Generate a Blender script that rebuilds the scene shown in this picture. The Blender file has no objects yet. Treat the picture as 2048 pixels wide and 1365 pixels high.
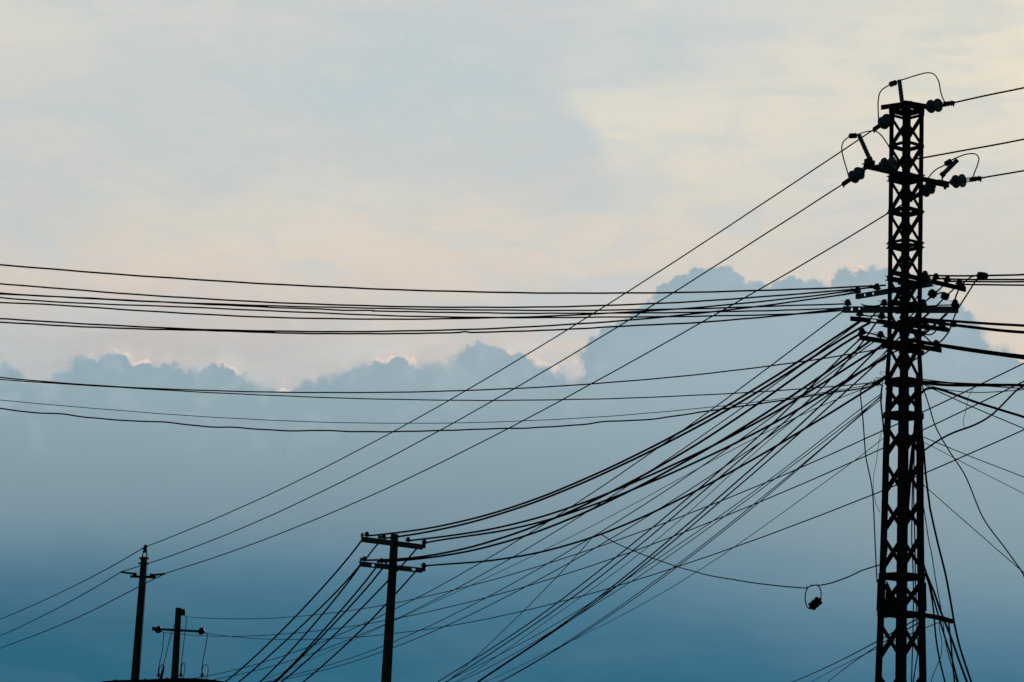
import bpy, math, random
import numpy as np
from mathutils import Vector, Matrix

random.seed(7)
scene = bpy.context.scene
col = scene.collection

# ------------------------------------------------------------------ camera
F = 4835.0                       # focal length in pixels of the 2048 px wide photograph
PITCH = math.radians(10.4)
ROLL = 0.042
CAM = Vector((0, 0, 1.6))
fw = Vector((0, math.cos(PITCH), math.sin(PITCH)))
up0 = Vector((0, -math.sin(PITCH), math.cos(PITCH)))
ri0 = Vector((1, 0, 0))
RI = ri0 * math.cos(ROLL) + up0 * math.sin(ROLL)
UP = up0 * math.cos(ROLL) - ri0 * math.sin(ROLL)
Z = Vector((0, 0, 1))

cam_d = bpy.data.cameras.new("camera")
cam_o = bpy.data.objects.new("camera", cam_d)
col.objects.link(cam_o)
cam_d.sensor_width = 36.0
cam_d.lens = F * 36.0 / 2048.0
cam_d.clip_start = 0.1
cam_d.clip_end = 20000
M = Matrix((RI, UP, -fw)).transposed().to_4x4()
M.translation = CAM
cam_o.matrix_world = M
scene.camera = cam_o
scene.render.resolution_x = 1024
scene.render.resolution_y = 682


def ray(x, y):
    return fw + RI * ((x - 1024.0) / F) - UP * ((y - 682.5) / F)


def at(x, y, d):
    """point seen at photograph position x, y, standing d metres away"""
    return CAM + ray(x, y) * d


def at_plane(x, y, p0, n):
    r = ray(x, y)
    return CAM + r * ((p0 - CAM).dot(n) / r.dot(n))


def depth(p):
    return (p - CAM).dot(fw)


def px_of(p):
    v = p - CAM
    d = v.dot(fw)
    return 1024 + F * v.dot(RI) / d, 682.5 - F * v.dot(UP) / d


def ae(x, y):
    r = ray(x, y).normalized()
    return math.degrees(math.atan2(r.x, r.y)), math.degrees(math.asin(r.z))


# ------------------------------------------------------------------ materials
def lin(c):
    c = c / 255.0
    return c / 12.92 if c <= 0.04045 else ((c + 0.055) / 1.055) ** 2.4


def rgb(r, g, b):
    return (lin(r), lin(g), lin(b), 1.0)


def material(name, base, second, rough=0.6, metal=0.0, scale=8.0, bump=0.15, stretch=(1, 1, 1), spec=0.3):
    m = bpy.data.materials.new(name)
    m.use_nodes = True
    nt = m.node_tree
    b = nt.nodes["Principled BSDF"]
    tc = nt.nodes.new("ShaderNodeTexCoord")
    mp = nt.nodes.new("ShaderNodeMapping")
    mp.inputs["Scale"].default_value = stretch
    no = nt.nodes.new("ShaderNodeTexNoise")
    no.inputs["Scale"].default_value = scale
    no.inputs["Detail"].default_value = 6
    cr = nt.nodes.new("ShaderNodeValToRGB")
    cr.color_ramp.elements[0].position = 0.35
    cr.color_ramp.elements[1].position = 0.68
    cr.color_ramp.elements[0].color = (*base, 1)
    cr.color_ramp.elements[1].color = (*second, 1)
    bp = nt.nodes.new("ShaderNodeBump")
    bp.inputs["Strength"].default_value = bump
    bp.inputs["Distance"].default_value = 0.01
    L = nt.links.new
    L(tc.outputs["Object"], mp.inputs["Vector"])
    L(mp.outputs["Vector"], no.inputs["Vector"])
    L(no.outputs["Fac"], cr.inputs["Fac"])
    L(cr.outputs["Color"], b.inputs["Base Color"])
    L(no.outputs["Fac"], bp.inputs["Height"])
    L(bp.outputs["Normal"], b.inputs["Normal"])
    b.inputs["Roughness"].default_value = rough
    b.inputs["Metallic"].default_value = metal
    b.inputs["Specular IOR Level"].default_value = spec
    return m


MAT = {
    'steel': material("dark_painted_steel", (0.008, 0.010, 0.010), (0.022, 0.018, 0.015), 0.8, 0, 14, 0.2),
    'galv': material("weathered_galvanised_steel", (0.06, 0.085, 0.095), (0.12, 0.15, 0.165), 0.6, 0, 18, 0.15),
    'porcelain': material("glazed_porcelain", (0.075, 0.125, 0.14), (0.11, 0.165, 0.18), 0.45, 0, 9, 0.03, spec=0.25),
    'porcelain_dark': material("brown_glazed_porcelain", (0.03, 0.045, 0.052), (0.055, 0.072, 0.08), 0.45, 0, 9, 0.03, spec=0.2),
    'polymer': material("polymer_sheds", (0.10, 0.13, 0.16), (0.14, 0.17, 0.20), 0.6, 0, 20, 0.05),
    'rubber': material("black_cable_sheath", (0.006, 0.007, 0.008), (0.014, 0.015, 0.016), 0.8, 0, 30, 0.05, spec=0.1),
    'redcable': material("faded_red_cable_sheath", (0.09, 0.016, 0.008), (0.13, 0.03, 0.015), 0.7, 0, 30, 0.05, spec=0.1),
    'bare': material("oxidised_aluminium_wire", (0.010, 0.012, 0.013), (0.022, 0.024, 0.026), 0.8, 0, 40, 0.05, spec=0.15),
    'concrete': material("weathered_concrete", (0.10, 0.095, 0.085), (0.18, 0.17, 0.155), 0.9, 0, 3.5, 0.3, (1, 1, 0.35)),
    'dark_concrete': material("dark_grey_concrete", (0.04, 0.039, 0.033), (0.085, 0.08, 0.068), 0.9, 0, 3.5, 0.3, (1, 1, 0.35)),  # pole concrete, base tone set much darker than the weathered one
    'box': material("bakelite_connector", (0.008, 0.008, 0.009), (0.02, 0.018, 0.016), 0.6, 0, 25, 0.2),
    'roof': material("tarred_roofing_felt", (0.012, 0.013, 0.015), (0.03, 0.03, 0.032), 0.85, 0, 2.5, 0.3),
    'wall': material("grey_render", (0.16, 0.155, 0.15), (0.24, 0.23, 0.22), 0.9, 0, 1.5, 0.3),
    'glass': material("dark_window_glass", (0.02, 0.025, 0.03), (0.03, 0.035, 0.04), 0.1, 0, 1, 0.0),
    'door': material("green_door_paint", (0.03, 0.05, 0.045), (0.05, 0.07, 0.06), 0.5, 0, 5, 0.1),
    'ground': material("dry_ground", (0.05, 0.048, 0.042), (0.10, 0.095, 0.08), 0.95, 0, 0.15, 0.4),
}


# ------------------------------------------------------------------ mesh builder
class MB:
    def __init__(s):
        s.v, s.f, s.sm = [], [], []

    def add(s, verts, faces, smooth):
        b = len(s.v)
        s.v += [Vector(q) for q in verts]
        s.f += [[i + b for i in q] for q in faces]
        s.sm += [smooth] * len(faces)

    def tube(s, pts, r, sides=6, cap=True):
        pts = [Vector(p) for p in pts]
        n = len(pts)
        rr = r if isinstance(r, (list, tuple)) else [r] * n
        T = []
        for i in range(n):
            t = pts[min(i + 1, n - 1)] - pts[max(i - 1, 0)]
            T.append(t.normalized() if t.length > 1e-9 else Vector((0, 0, 1)))
        a = T[0].orthogonal().normalized()
        vs, fs = [], []
        for i in range(n):
            a = (a - T[i] * a.dot(T[i]))
            a = a.normalized() if a.length > 1e-9 else T[i].orthogonal().normalized()
            b = T[i].cross(a)
            for k in range(sides):
                an = 2 * math.pi * k / sides
                vs.append(pts[i] + (a * math.cos(an) + b * math.sin(an)) * rr[i])
        for i in range(n - 1):
            for k in range(sides):
                k2 = (k + 1) % sides
                fs.append([i * sides + k, i * sides + k2, (i + 1) * sides + k2, (i + 1) * sides + k])
        s.add(vs, fs, True)
        if cap:
            s.add(vs[:sides], [list(range(sides))[::-1]], False)
            s.add(vs[-sides:], [list(range(sides))], False)

    def bar(s, A, B, w, t):
        """box from A to B, full width vector w and full thickness vector t"""
        A, B = Vector(A), Vector(B)
        vs = []
        for P in (A, B):
            for sw, st in ((-1, -1), (1, -1), (1, 1), (-1, 1)):
                vs.append(P + w * (sw * 0.5) + t * (st * 0.5))
        s.add(vs, [[3, 2, 1, 0], [4, 5, 6, 7], [0, 1, 5, 4], [1, 2, 6, 5], [2, 3, 7, 6], [3, 0, 4, 7]], False)

    def box_frame(s, A, B, side, wid, thick):
        """bar whose width lies along 'side' made square to the bar"""
        d = (Vector(B) - Vector(A)).normalized()
        w = (side - d * side.dot(d)).normalized()
        t = d.cross(w)
        s.bar(A, B, w * wid, t * thick)

    def lathe(s, prof, org, axis, seg=14):
        axis = axis.normalized()
        a = axis.orthogonal().normalized()
        b = axis.cross(a)
        vs, fs = [], []
        for r, h in prof:
            for k in range(seg):
                an = 2 * math.pi * k / seg
                vs.append(org + axis * h + (a * math.cos(an) + b * math.sin(an)) * max(r, 1e-4))
        n = len(prof)
        for i in range(n - 1):
            for k in range(seg):
                k2 = (k + 1) % seg
                fs.append([i * seg + k, i * seg + k2, (i + 1) * seg + k2, (i + 1) * seg + k])
        fs.append(list(range(seg))[::-1])
        fs.append([(n - 1) * seg + k for k in range(seg)])
        s.add(vs, fs, True)

    def mesh(s, name, mat, origin=Vector((0, 0, 0))):
        me = bpy.data.meshes.new(name)
        me.from_pydata([tuple(v - origin) for v in s.v], [], s.f)
        me.polygons.foreach_set("use_smooth", s.sm)
        me.materials.append(MAT[mat] if isinstance(mat, str) else mat)
        me.update()
        return me


def tag(o, label=None, cat=None, group=None, kind=None):
    if label: o["label"] = label
    if cat: o["category"] = cat
    if group: o["group"] = group
    if kind: o["kind"] = kind


def thing(name, loc, label, cat, group=None):
    o = bpy.data.objects.new(name, None)
    o.empty_display_size = 0.3
    o.location = loc
    col.objects.link(o)
    tag(o, label, cat, group)
    o["org"] = [loc[0], loc[1], loc[2]]
    return o


def org_of(o):
    return Vector(o["org"])


def part(name, mb, mat, parent):
    """a mesh given in world coordinates, hung under parent (whose whole chain is unrotated)"""
    org = org_of(parent)
    o = bpy.data.objects.new(name, mb.mesh(name, mat, org))
    o.parent = parent
    o["org"] = list(org)
    col.objects.link(o)
    return o


def place(name, me, parent, loc, axis=None, roll=0.0):
    """a shared mesh (z up, base at its origin) placed at world position loc under parent"""
    o = bpy.data.objects.new(name, me)
    o.parent = parent
    o.location = Vector(loc) - org_of(parent)
    q = (Vector(axis) if axis is not None else Z).to_track_quat('Z', 'Y')
    o.rotation_mode = 'QUATERNION'
    o.rotation_quaternion = q
    o["org"] = list(loc)
    col.objects.link(o)
    return o


def solo(name, mb, mat, label, cat, group=None, origin=None):
    origin = origin or mb.v[0].copy()
    o = bpy.data.objects.new(name, mb.mesh(name, mat, origin))
    o.location = origin
    o["org"] = list(origin)
    col.objects.link(o)
    tag(o, label, cat, group)
    return o


# ------------------------------------------------------------------ sky, sun, ground
SUN_AZ, SUN_EL = math.radians(17), math.radians(13)


def build_world():
    w = bpy.data.worlds.new("World")
    scene.world = w
    w.use_nodes = True
    nt = w.node_tree
    nt.nodes.clear()
    N = nt.nodes.new
    L = nt.links.new

    def val(sock, v):
        if isinstance(v, (int, float)):
            sock.default_value = v
        else:
            L(v, sock)

    def m(op, a, b=0.0, c=0.0, clamp=False):
        n = N("ShaderNodeMath")
        n.operation = op
        n.use_clamp = clamp
        val(n.inputs[0], a)
        val(n.inputs[1], b)
        val(n.inputs[2], c)
        return n.outputs[0]

    def mr(v, a, b, c=0.0, d=1.0, smooth=True):
        n = N("ShaderNodeMapRange")
        n.interpolation_type = 'SMOOTHSTEP' if smooth else 'LINEAR'
        val(n.inputs[0], v)
        for i, q in enumerate((a, b, c, d)):
            val(n.inputs[i + 1], q)
        return n.outputs[0]

    def mix(f, a, b):
        n = N("ShaderNodeMix")
        n.data_type = 'RGBA'
        val(n.inputs[0], f)
        for s, q in ((n.inputs[6], a), (n.inputs[7], b)):
            if isinstance(q, tuple):
                s.default_value = q
            else:
                L(q, s)
        return n.outputs[2]

    tc = N("ShaderNodeTexCoord")
    sx = N("ShaderNodeSeparateXYZ")
    L(tc.outputs["Generated"], sx.inputs[0])
    az = m('MULTIPLY', m('ARCTAN2', sx.outputs[0], sx.outputs[1]), 57.29578)      # degrees, 0 = north, + to the east
    el = m('MULTIPLY', m('ARCSINE', sx.outputs[2]), 57.29578)

    def vec(a, b, c=0.0):
        n = N("ShaderNodeCombineXYZ")
        for i, q in enumerate((a, b, c)):
            val(n.inputs[i], q)
        return n.outputs[0]

    def noise(v, scale, detail=5, rough=0.5, dist=0.0):
        n = N("ShaderNodeTexNoise")
        n.noise_dimensions = '3D'
        L(v, n.inputs["Vector"])
        n.inputs["Scale"].default_value = scale
        n.inputs["Detail"].default_value = detail
        n.inputs["Roughness"].default_value = rough
        n.inputs["Distortion"].default_value = dist
        return n.outputs["Fac"]

    E0, E1 = 1.0, 20.0

    def columns(table, elv, azv):
        """colour of the sky by elevation (ramps), blended across bearings"""
        out = None
        prev = None
        for x, stops in table:
            r = N("ShaderNodeValToRGB")
            r.color_ramp.interpolation = 'B_SPLINE'
            pts = sorted(((ae(x, y)[1] - E0) / (E1 - E0), c) for y, c in stops)
            els = r.color_ramp.elements
            while len(els) < len(pts):
                els.new(0.5)
            for e, (p, c) in zip(els, pts):
                e.position = min(max(p, 0), 1)
            for e, (p, c) in zip(els, pts):
                e.color = rgb(*c)
            L(mr(elv, E0, E1, 0, 1, False), r.inputs[0])
            a = ae(x, 500)[0]
            if out is None:
                out = r.outputs[0]
            else:
                out = mix(mr(azv, prev, a), out, r.outputs[0])
            prev = a
        return out

    # --- the thin high cloud sheet
    wv = vec(m('MULTIPLY', az, 0.55), m('MULTIPLY', el, 1.0), 3.1)
    w1 = m('SUBTRACT', noise(wv, 0.55, 5, 0.55), 0.5)
    w2 = m('SUBTRACT', noise(vec(m('MULTIPLY', az, 0.5), el, 9.7), 0.6, 5, 0.55), 0.5)
    az_s = m('ADD', az, m('MULTIPLY', w1, 5.0))
    el_s = m('ADD', el, m('MULTIPLY', w2, 1.9))
    high = columns(HIGH, el_s, az_s)
    # streaks, drawn out along a slightly tilted direction
    sv = vec(m('ADD', m('MULTIPLY', az, 0.22), m('MULTIPLY', el, 0.12)), m('SUBTRACT', m('MULTIPLY', el, 1.0), m('MULTIPLY', az, 0.10)), 1.7)
    st = noise(sv, 0.75, 4, 0.5, 0.5)
    high = mix(mr(st, 0.50, 0.68, 0, 0.45), high, rgb(188, 202, 207))
    high = mix(mr(st, 0.48, 0.32, 0, 0.26), high, rgb(224, 217, 203))
    st2 = noise(vec(m('MULTIPLY', az, 0.5), m('MULTIPLY', el, 1.4), 5.5), 1.2, 4, 0.5, 0.3)
    high = mix(mr(st2, 0.47, 0.68, 0, 0.36), high, rgb(192, 203, 207))
    st3 = noise(vec(m('MULTIPLY', az, 0.42), m('ADD', el, m('MULTIPLY', az, 0.05)), 15.5), 1.9, 5, 0.52, 0.3)
    high = mix(mr(st3, 0.50, 0.34, 0, 0.12), high, rgb(228, 219, 204))

    # --- the cumulus bank: its top follows the ridge, broken into heads by noise
    A0, A1 = -12.6, 12.6
    H0, H1 = 6.0, 15.0
    nb = vec(az, el, 0.0)
    d1 = m('SUBTRACT', noise(nb, 2.6, 2, 0.5), 0.5)
    d2 = m('SUBTRACT', noise(vec(az, el, 4.4), 2.6, 2, 0.5), 0.5)
    az_c = m('ADD', az, m('MULTIPLY', d1, 0.12))
    el_c = m('ADD', el, m('MULTIPLY', d2, 0.10))
    fc = N("ShaderNodeFloatCurve")
    cu = fc.mapping.curves[0]
    pts = []
    for x, y in RIDGE:
        a, e = ae(x, y)
        pts.append(((a - A0) / (A1 - A0), (e - H0) / (H1 - H0)))
    pts.sort()
    fc.mapping.use_clip = False
    while len(cu.points) < len(pts):
        cu.points.new(0.5, 0.5)
    for p, q in zip(cu.points, pts):
        p.location = q
        p.handle_type = 'AUTO_CLAMPED'
    fc.mapping.update()
    L(mr(az_c, A0, A1, 0, 1, False), fc.inputs["Value"])
    ridge = mr(fc.outputs[0], 0, 1, H0, H1, False)
    cv = vec(az_c, el_c)

    def cells(scale):
        v = N("ShaderNodeTexVoronoi")
        v.feature = 'F1'
        v.voronoi_dimensions = '2D'
        v.inputs["Scale"].default_value = scale
        L(cv, v.inputs["Vector"])
        return v.outputs["Distance"]

    vo = cells(3.3)
    vo2 = cells(7.5)
    puff = m('ADD', m('MULTIPLY', m('SUBTRACT', 0.40, vo), 0.16), m('MULTIPLY', m('SUBTRACT', 0.40, vo2), 0.085))
    h = m('SUBTRACT', m('SUBTRACT', ridge, el_c), 0.06)
    for x, y, r in HEADS:                                                         # the rounded heads that stand on the ridge
        a, e = ae(x, y)
        dn = N("ShaderNodeVectorMath")
        dn.operation = 'DISTANCE'
        L(cv, dn.inputs[0])
        dn.inputs[1].default_value = (a, e, 0)
        h = m('MAXIMUM', h, m('SUBTRACT', r / 84.4, dn.outputs["Value"]))
    h = m('ADD', h, puff)                                                         # degrees inside the cloud's edge
    fr = N("ShaderNodeFloatCurve")                                                # how ragged the edge is, by bearing
    cf = fr.mapping.curves[0]
    fp = [((ae(x, 650)[0] - A0) / (A1 - A0), s) for x, s in SOFT]
    while len(cf.points) < len(fp):
        cf.points.new(0.5, 0.5)
    for p, q in zip(cf.points, fp):
        p.location = q
    fr.mapping.update()
    L(mr(az, A0, A1, 0, 1, False), fr.inputs["Value"])
    soft = m('ADD', 0.045, m('MULTIPLY', fr.outputs[0], 0.34))
    mask = mr(h, m('MULTIPLY', soft, -1.0), soft)
    body = columns(BODY, m('ADD', el, m('MULTIPLY', w2, 0.45)), az)
    bn = noise(vec(m('MULTIPLY', az, 0.35), el, 2.2), 0.7, 6, 0.55)
    body = mix(mr(bn, 0.35, 0.70, 0, 0.07), body, rgb(150, 172, 182))
    top = mr(h, 0.55, 0.0)
    body = mix(m('MULTIPLY', top, 0.16), body, rgb(138, 162, 175))
    bil = noise(vec(m('MULTIPLY', az, 0.9), el, 6.1), 1.3, 3, 0.5, 0.6)
    body = mix(m('MULTIPLY', mr(h, 2.2, 0.25), mr(bil, 0.48, 0.68, 0, 0.26)), body, rgb(176, 191, 197))
    body = mix(m('MULTIPLY', mr(h, 1.6, 0.1), mr(bil, 0.46, 0.32, 0, 0.20)), body, rgb(140, 164, 176))
    # sunlit rims where the low sun catches the heads
    rc = N("ShaderNodeFloatCurve")
    cr_ = rc.mapping.curves[0]
    rp = [((ae(x, 700)[0] - A0) / (A1 - A0), s) for x, s in RIM]
    while len(cr_.points) < len(rp):
        cr_.points.new(0.5, 0.5)
    for p, q in zip(cr_.points, rp):
        p.location = q
        p.handle_type = 'VECTOR'
    rc.mapping.update()
    L(mr(az, A0, A1, 0, 1, False), rc.inputs["Value"])
    rn = noise(vec(az, m('MULTIPLY', el, 1.2), 8.8), 3.2, 2, 0.5)
    band = m('MULTIPLY', mr(h, -0.055, 0.01), mr(h, 0.10, 0.03))
    rim = m('MULTIPLY', m('MULTIPLY', band, rc.outputs[0]), mr(rn, 0.34, 0.62, 0.35, 1.0), clamp=True)
    glow = m('MULTIPLY', m('MULTIPLY', mr(h, -0.45, 0.0), mr(h, 0.12, 0.0)), rc.outputs[0])
    # sun-tinted lower cumulus fragments beside the big head
    a_p, e_p = ae(1120, 722)
    dx = m('DIVIDE', m('SUBTRACT', az_c, a_p), 0.78)
    dy = m('DIVIDE', m('SUBTRACT', el_c, e_p), 0.44)
    rr = m('SQRT', m('ADD', m('MULTIPLY', dx, dx), m('MULTIPLY', dy, dy)))
    frag = m('MULTIPLY', mr(m('ADD', rr, m('MULTIPLY', d1, 1.6)), 1.0, 0.35), mr(h, -0.28, 0.02))
    frag = m('MULTIPLY', frag, mr(az, ae(1166, 720)[0], ae(1156, 720)[0]))
    sky = mix(mask, high, body)
    sky = mix(m('MULTIPLY', m('MULTIPLY', frag, 0.85), mr(vo, 0.62, 0.10)), sky, rgb(228, 210, 199))
    sky = mix(m('MULTIPLY', glow, 0.30), sky, rgb(230, 212, 199))
    sky = mix(m('MULTIPLY', rim, 0.80), sky, rgb(240, 217, 201))

    # --- the rest of the sky: clear dusk air, and only there
    nis = N("ShaderNodeTexSky")
    nis.sky_type = 'NISHITA'
    nis.sun_disc = False
    nis.sun_elevation = SUN_EL
    nis.sun_rotation = SUN_AZ
    sc = N("ShaderNodeVectorMath")
    sc.operation = 'SCALE'
    L(nis.outputs[0], sc.inputs[0])
    sc.inputs["Scale"].default_value = 0.024
    near = m('MULTIPLY', mr(m('ABSOLUTE', az), 34, 19), mr(el, 34, 21))
    low = mr(el, -1.0, 1.0)
    sky = mix(m('MULTIPLY', near, low), sc.outputs[0], sky)
    bg = N("ShaderNodeBackground")
    L(sky, bg.inputs[0])
    bg.inputs[1].default_value = 1.0
    out = N("ShaderNodeOutputWorld")
    L(bg.outputs[0], out.inputs[0])


HIGH = [
    (-60, [(10, (211, 211, 204)), (150, (208, 208, 201)), (280, (203, 205, 201)), (400, (194, 200, 201)), (490, (207, 203, 194)), (570, (213, 203, 193)), (650, (194, 190, 187)), (760, (176, 182, 185))]),
    (330, [(10, (208, 210, 205)), (150, (198, 204, 204)), (280, (200, 205, 202)), (400, (201, 203, 199)), (480, (217, 208, 195)), (560, (220, 206, 193)), (650, (198, 192, 188)), (760, (180, 184, 186))]),
    (760, [(10, (200, 206, 206)), (130, (191, 202, 206)), (260, (195, 204, 205)), (390, (204, 205, 200)), (470, (220, 209, 195)), (560, (219, 206, 194)), (650, (202, 196, 191)), (760, (186, 188, 190))]),
    (1100, [(10, (200, 206, 207)), (150, (193, 203, 206)), (280, (195, 203, 205)), (400, (208, 206, 199)), (480, (222, 211, 197)), (560, (215, 206, 196)), (650, (206, 199, 193)), (760, (198, 194, 192))]),
    (1245, [(10, (202, 209, 209)), (150, (208, 211, 206)), (240, (224, 219, 204)), (330, (224, 217, 202)), (400, (219, 212, 200)), (480, (220, 210, 196)), (560, (214, 206, 196)), (700, (206, 199, 192))]),
    (1700, [(10, (216, 215, 206)), (150, (228, 220, 203)), (280, (222, 217, 204)), (400, (214, 210, 201)), (500, (211, 207, 199)), (600, (212, 205, 195)), (700, (216, 205, 194))]),
    (2080, [(10, (231, 222, 204)), (130, (237, 226, 204)), (260, (225, 219, 204)), (400, (212, 209, 200)), (500, (209, 205, 197)), (600, (217, 207, 193)), (700, (221, 208, 193))]),
]
BODY = [
    (0, [(600, (153, 175, 184)), (760, (149, 171, 180)), (850, (140, 163, 172)), (950, (130, 153, 164)), (1030, (122, 147, 159)), (1090, (98, 132, 150)), (1150, (76, 117, 140)), (1230, (56, 106, 130)), (1365, (39, 97, 124))]),
    (1000, [(600, (158, 178, 187)), (760, (152, 173, 182)), (850, (144, 166, 175)), (950, (134, 157, 168)), (1050, (122, 147, 159)), (1110, (98, 133, 152)), (1180, (73, 119, 143)), (1260, (56, 109, 134)), (1365, (46, 101, 127))]),
    (2040, [(560, (160, 180, 189)), (760, (156, 175, 184)), (860, (150, 171, 179)), (970, (142, 163, 172)), (1090, (131, 154, 165)), (1180, (114, 144, 158)), (1260, (92, 130, 150)), (1330, (72, 118, 143)), (1410, (54, 106, 134))]),
]
HEADS = [(12, 766, 34), (150, 786, 52), (182, 766, 54), (226, 761, 58), (276, 772, 54), (330, 766, 42), (382, 786, 45), (440, 776, 49), (466, 781, 36),
         (648, 776, 23), (700, 796, 55), (742, 786, 62), (792, 776, 64), (930, 772, 58), (970, 757, 71), (1022, 772, 72), (1076, 806, 82),
         (1216, 722, 56), (1250, 702, 62), (1300, 668, 62), (1352, 610, 50), (1376, 600, 52), (1412, 592, 58), (1448, 582, 46), (1466, 592, 36), (1514, 602, 38), (1578, 592, 39),
         (1626, 602, 41), (1690, 570, 36), (1736, 576, 43), (1782, 582, 50), (1832, 604, 54), (1880, 652, 56), (1914, 678, 56), (1934, 716, 52), (1996, 740, 46)]
RIDGE = [(-300, 740), (-60, 733), (0, 732), (22, 735), (36, 750), (52, 758), (108, 758), (124, 746), (142, 735), (160, 717), (185, 711),
         (208, 704), (240, 703), (266, 712), (290, 723), (306, 728), (320, 722), (342, 726), (375, 739), (400, 743), (410, 732),
         (430, 726), (452, 725), (470, 734), (482, 749), (492, 764), (530, 771), (572, 772), (600, 762), (640, 756), (650, 752),
         (666, 760), (690, 742), (720, 728), (750, 716), (775, 712), (800, 712), (824, 717), (850, 724), (898, 724), (920, 708),
         (942, 695), (970, 686), (1000, 689), (1022, 697), (1042, 711), (1062, 718), (1090, 728), (1112, 740), (1132, 750), (1152, 754),
         (1172, 740), (1200, 690), (1252, 650), (1290, 622), (1320, 590),
         (1342, 566), (1380, 546), (1402, 536), (1430, 534), (1460, 539), (1475, 549), (1484, 562), (1496, 566), (1512, 564),
         (1540, 570), (1560, 554), (1582, 553), (1602, 563), (1626, 560), (1660, 565), (1668, 543), (1686, 534), (1712, 541), (1730, 534),
         (1770, 531), (1800, 536), (1830, 550), (1850, 578), (1880, 605), (1914, 620), (1930, 626), (1944, 650), (1955, 680), (1968, 692),
         (2000, 690), (2028, 702), (2046, 716), (2120, 730), (2400, 740)]
SOFT = [(-300, .25), (0, .22), (120, .20), (240, .08), (400, .12), (500, .30), (560, .35), (620, .25), (720, .18), (830, .14), (870, .5),
        (910, .3), (960, .09), (1050, .25), (1090, .5), (1145, .6), (1168, .08), (1300, .03), (1440, .03), (1520, .08), (1640, .06), (1800, .05),
        (1940, .12), (2000, .35), (2100, .35)]
RIM = [(-300, 0), (170, 0), (180, .6), (195, .3), (212, .5), (224, 1), (236, .7), (246, .9), (262, 1), (298, 1), (312, .1), (326, .5),
       (340, .9), (352, .1), (400, 0), (428, 0), (440, .9), (455, .7), (474, 1), (484, .6), (492, 0), (556, 0), (568, 1), (582, .6),
       (594, 0), (736, 0), (750, 1), (766, .9), (780, 1), (828, 1.0), (842, 0), (1000, 0), (1020, .8), (1040, 1), (1060, .8), (1084, 1),
       (1112, .8), (1124, 0), (1160, 0), (1640, 0), (1656, .9), (1672, .8), (1688, 1), (1704, .8), (1722, 1), (1734, .3), (1760, .4),
       (1780, .8), (1800, .4), (1840, .9), (1860, .6), (1880, 0), (1950, 0), (1985, .2), (2010, .4), (2040, .6), (2100, 0)]
build_world()

sd = bpy.data.lights.new("sun", 'SUN')
sd.energy = 0.5
sd.angle = math.radians(10)
sd.color = (1.0, 0.86, 0.70)
so = bpy.data.objects.new("sun", sd)
col.objects.link(so)
sdir = Vector((math.sin(SUN_AZ) * math.cos(SUN_EL), math.cos(SUN_AZ) * math.cos(SUN_EL), math.sin(SUN_EL)))
so.rotation_mode = 'QUATERNION'
so.rotation_quaternion = sdir.to_track_quat('Z', 'Y')
so.location = (0, 0, 40)

gm = MB()
gm.add([(-6000, -6000, 0), (6000, -6000, 0), (6000, 6000, 0), (-6000, 6000, 0)], [[0, 1, 2, 3]], False)
go = solo("ground", gm, 'ground', None, None, origin=Vector((0, 0, 0)))
go["kind"] = "structure"

# ------------------------------------------------------------------ shared little meshes (z up)
O = Vector((0, 0, 0))


def pin_mesh(s=1.0):
    b = MB()
    b.lathe([(r * s, h * s) for r, h in [(.014, -.03), (.014, .006), (.040, .008), (.062, .022), (.060, .034), (.038, .042), (.050, .052),
                                         (.049, .062), (.030, .070), (.026, .076), (.034, .084), (.028, .096), (.012, .100)]], O, Z, 14)
    b.tube([Vector((math.cos(a) * .034 * s, math.sin(a) * .034 * s, .072 * s)) for a in np.linspace(0, 6.0, 12)], .006, 5)   # tie wire
    b.tube([Vector((.034 * s, 0, .072 * s)), Vector((.075 * s, .02, .066 * s)), Vector((.10 * s, .01, .074 * s))], .005, 5)
    return b.mesh("pin_insulator", 'porcelain_dark')


PIN = pin_mesh(1.15)
PIN_S = pin_mesh(1.2)


def disc_mesh(r=0.116):
    b = MB()
    b.lathe([(.016, -.03), (.022, .0), (.07, .004), (.10, .002), (r * .96, .010), (r, .026), (r * .97, .044),
             (r * .86, .062), (r * .66, .080), (.058, .094), (.052, .122), (.03, .130), (.014, .134)], O, Z, 24)
    return b.mesh("insulator_disc", 'porcelain')


DISC = disc_mesh()


def shed_mesh(length, r0=.022, r1=.040, n=11, name="post_insulator", mat='polymer'):
    b = MB()
    prof = [(r1 * .95, 0), (r1 * .95, .05), (r0, .055)]
    for k in range(n):
        z = .07 + (length - .12) * k / (n - 1)
        prof += [(r0, z - .008), (r1 * (1 if k % 2 else .86), z), (r0, z + .010)]
    prof += [(r0, length - .03), (r1 * .8, length - .025), (r1 * .8, length), (.012, length + .004)]
    b.lathe(prof, O, Z, 14)
    return b.mesh(name, mat)


# ------------------------------------------------------------------ the lattice tower
DT = 41.0
T_TOP = at(1813.5, 215, DT)
YN = Vector((0, 1, 0))
hd = Vector((T_TOP.x, T_TOP.y, 0)).normalized()              # horizontal view direction to the tower
hd.rotate(Matrix.Rotation(math.radians(1.3), 3, 'Z'))
hr = Vector((hd.y, -hd.x, 0))


def ax_x(y):
    return 1813.5 - 12.0 * (y - 215) / 1150.0


def ax(y):
    return at_plane(ax_x(y), y, T_TOP, YN)


def half(y):
    """half diagonal in metres at picture height y"""
    px = 34.0 if y < 766 else np.interp(y, [766, 1080, 1365, 1800], [38.3, 42.8, 51.2, 64])
    return px * depth(ax(y)) / F


def corner(k, y):
    c = ax(y)
    R = half(y)
    return c + (-hr, -hd, hr, hd)[k] * R      # 0 left, 1 near, 2 right, 3 far


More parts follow.
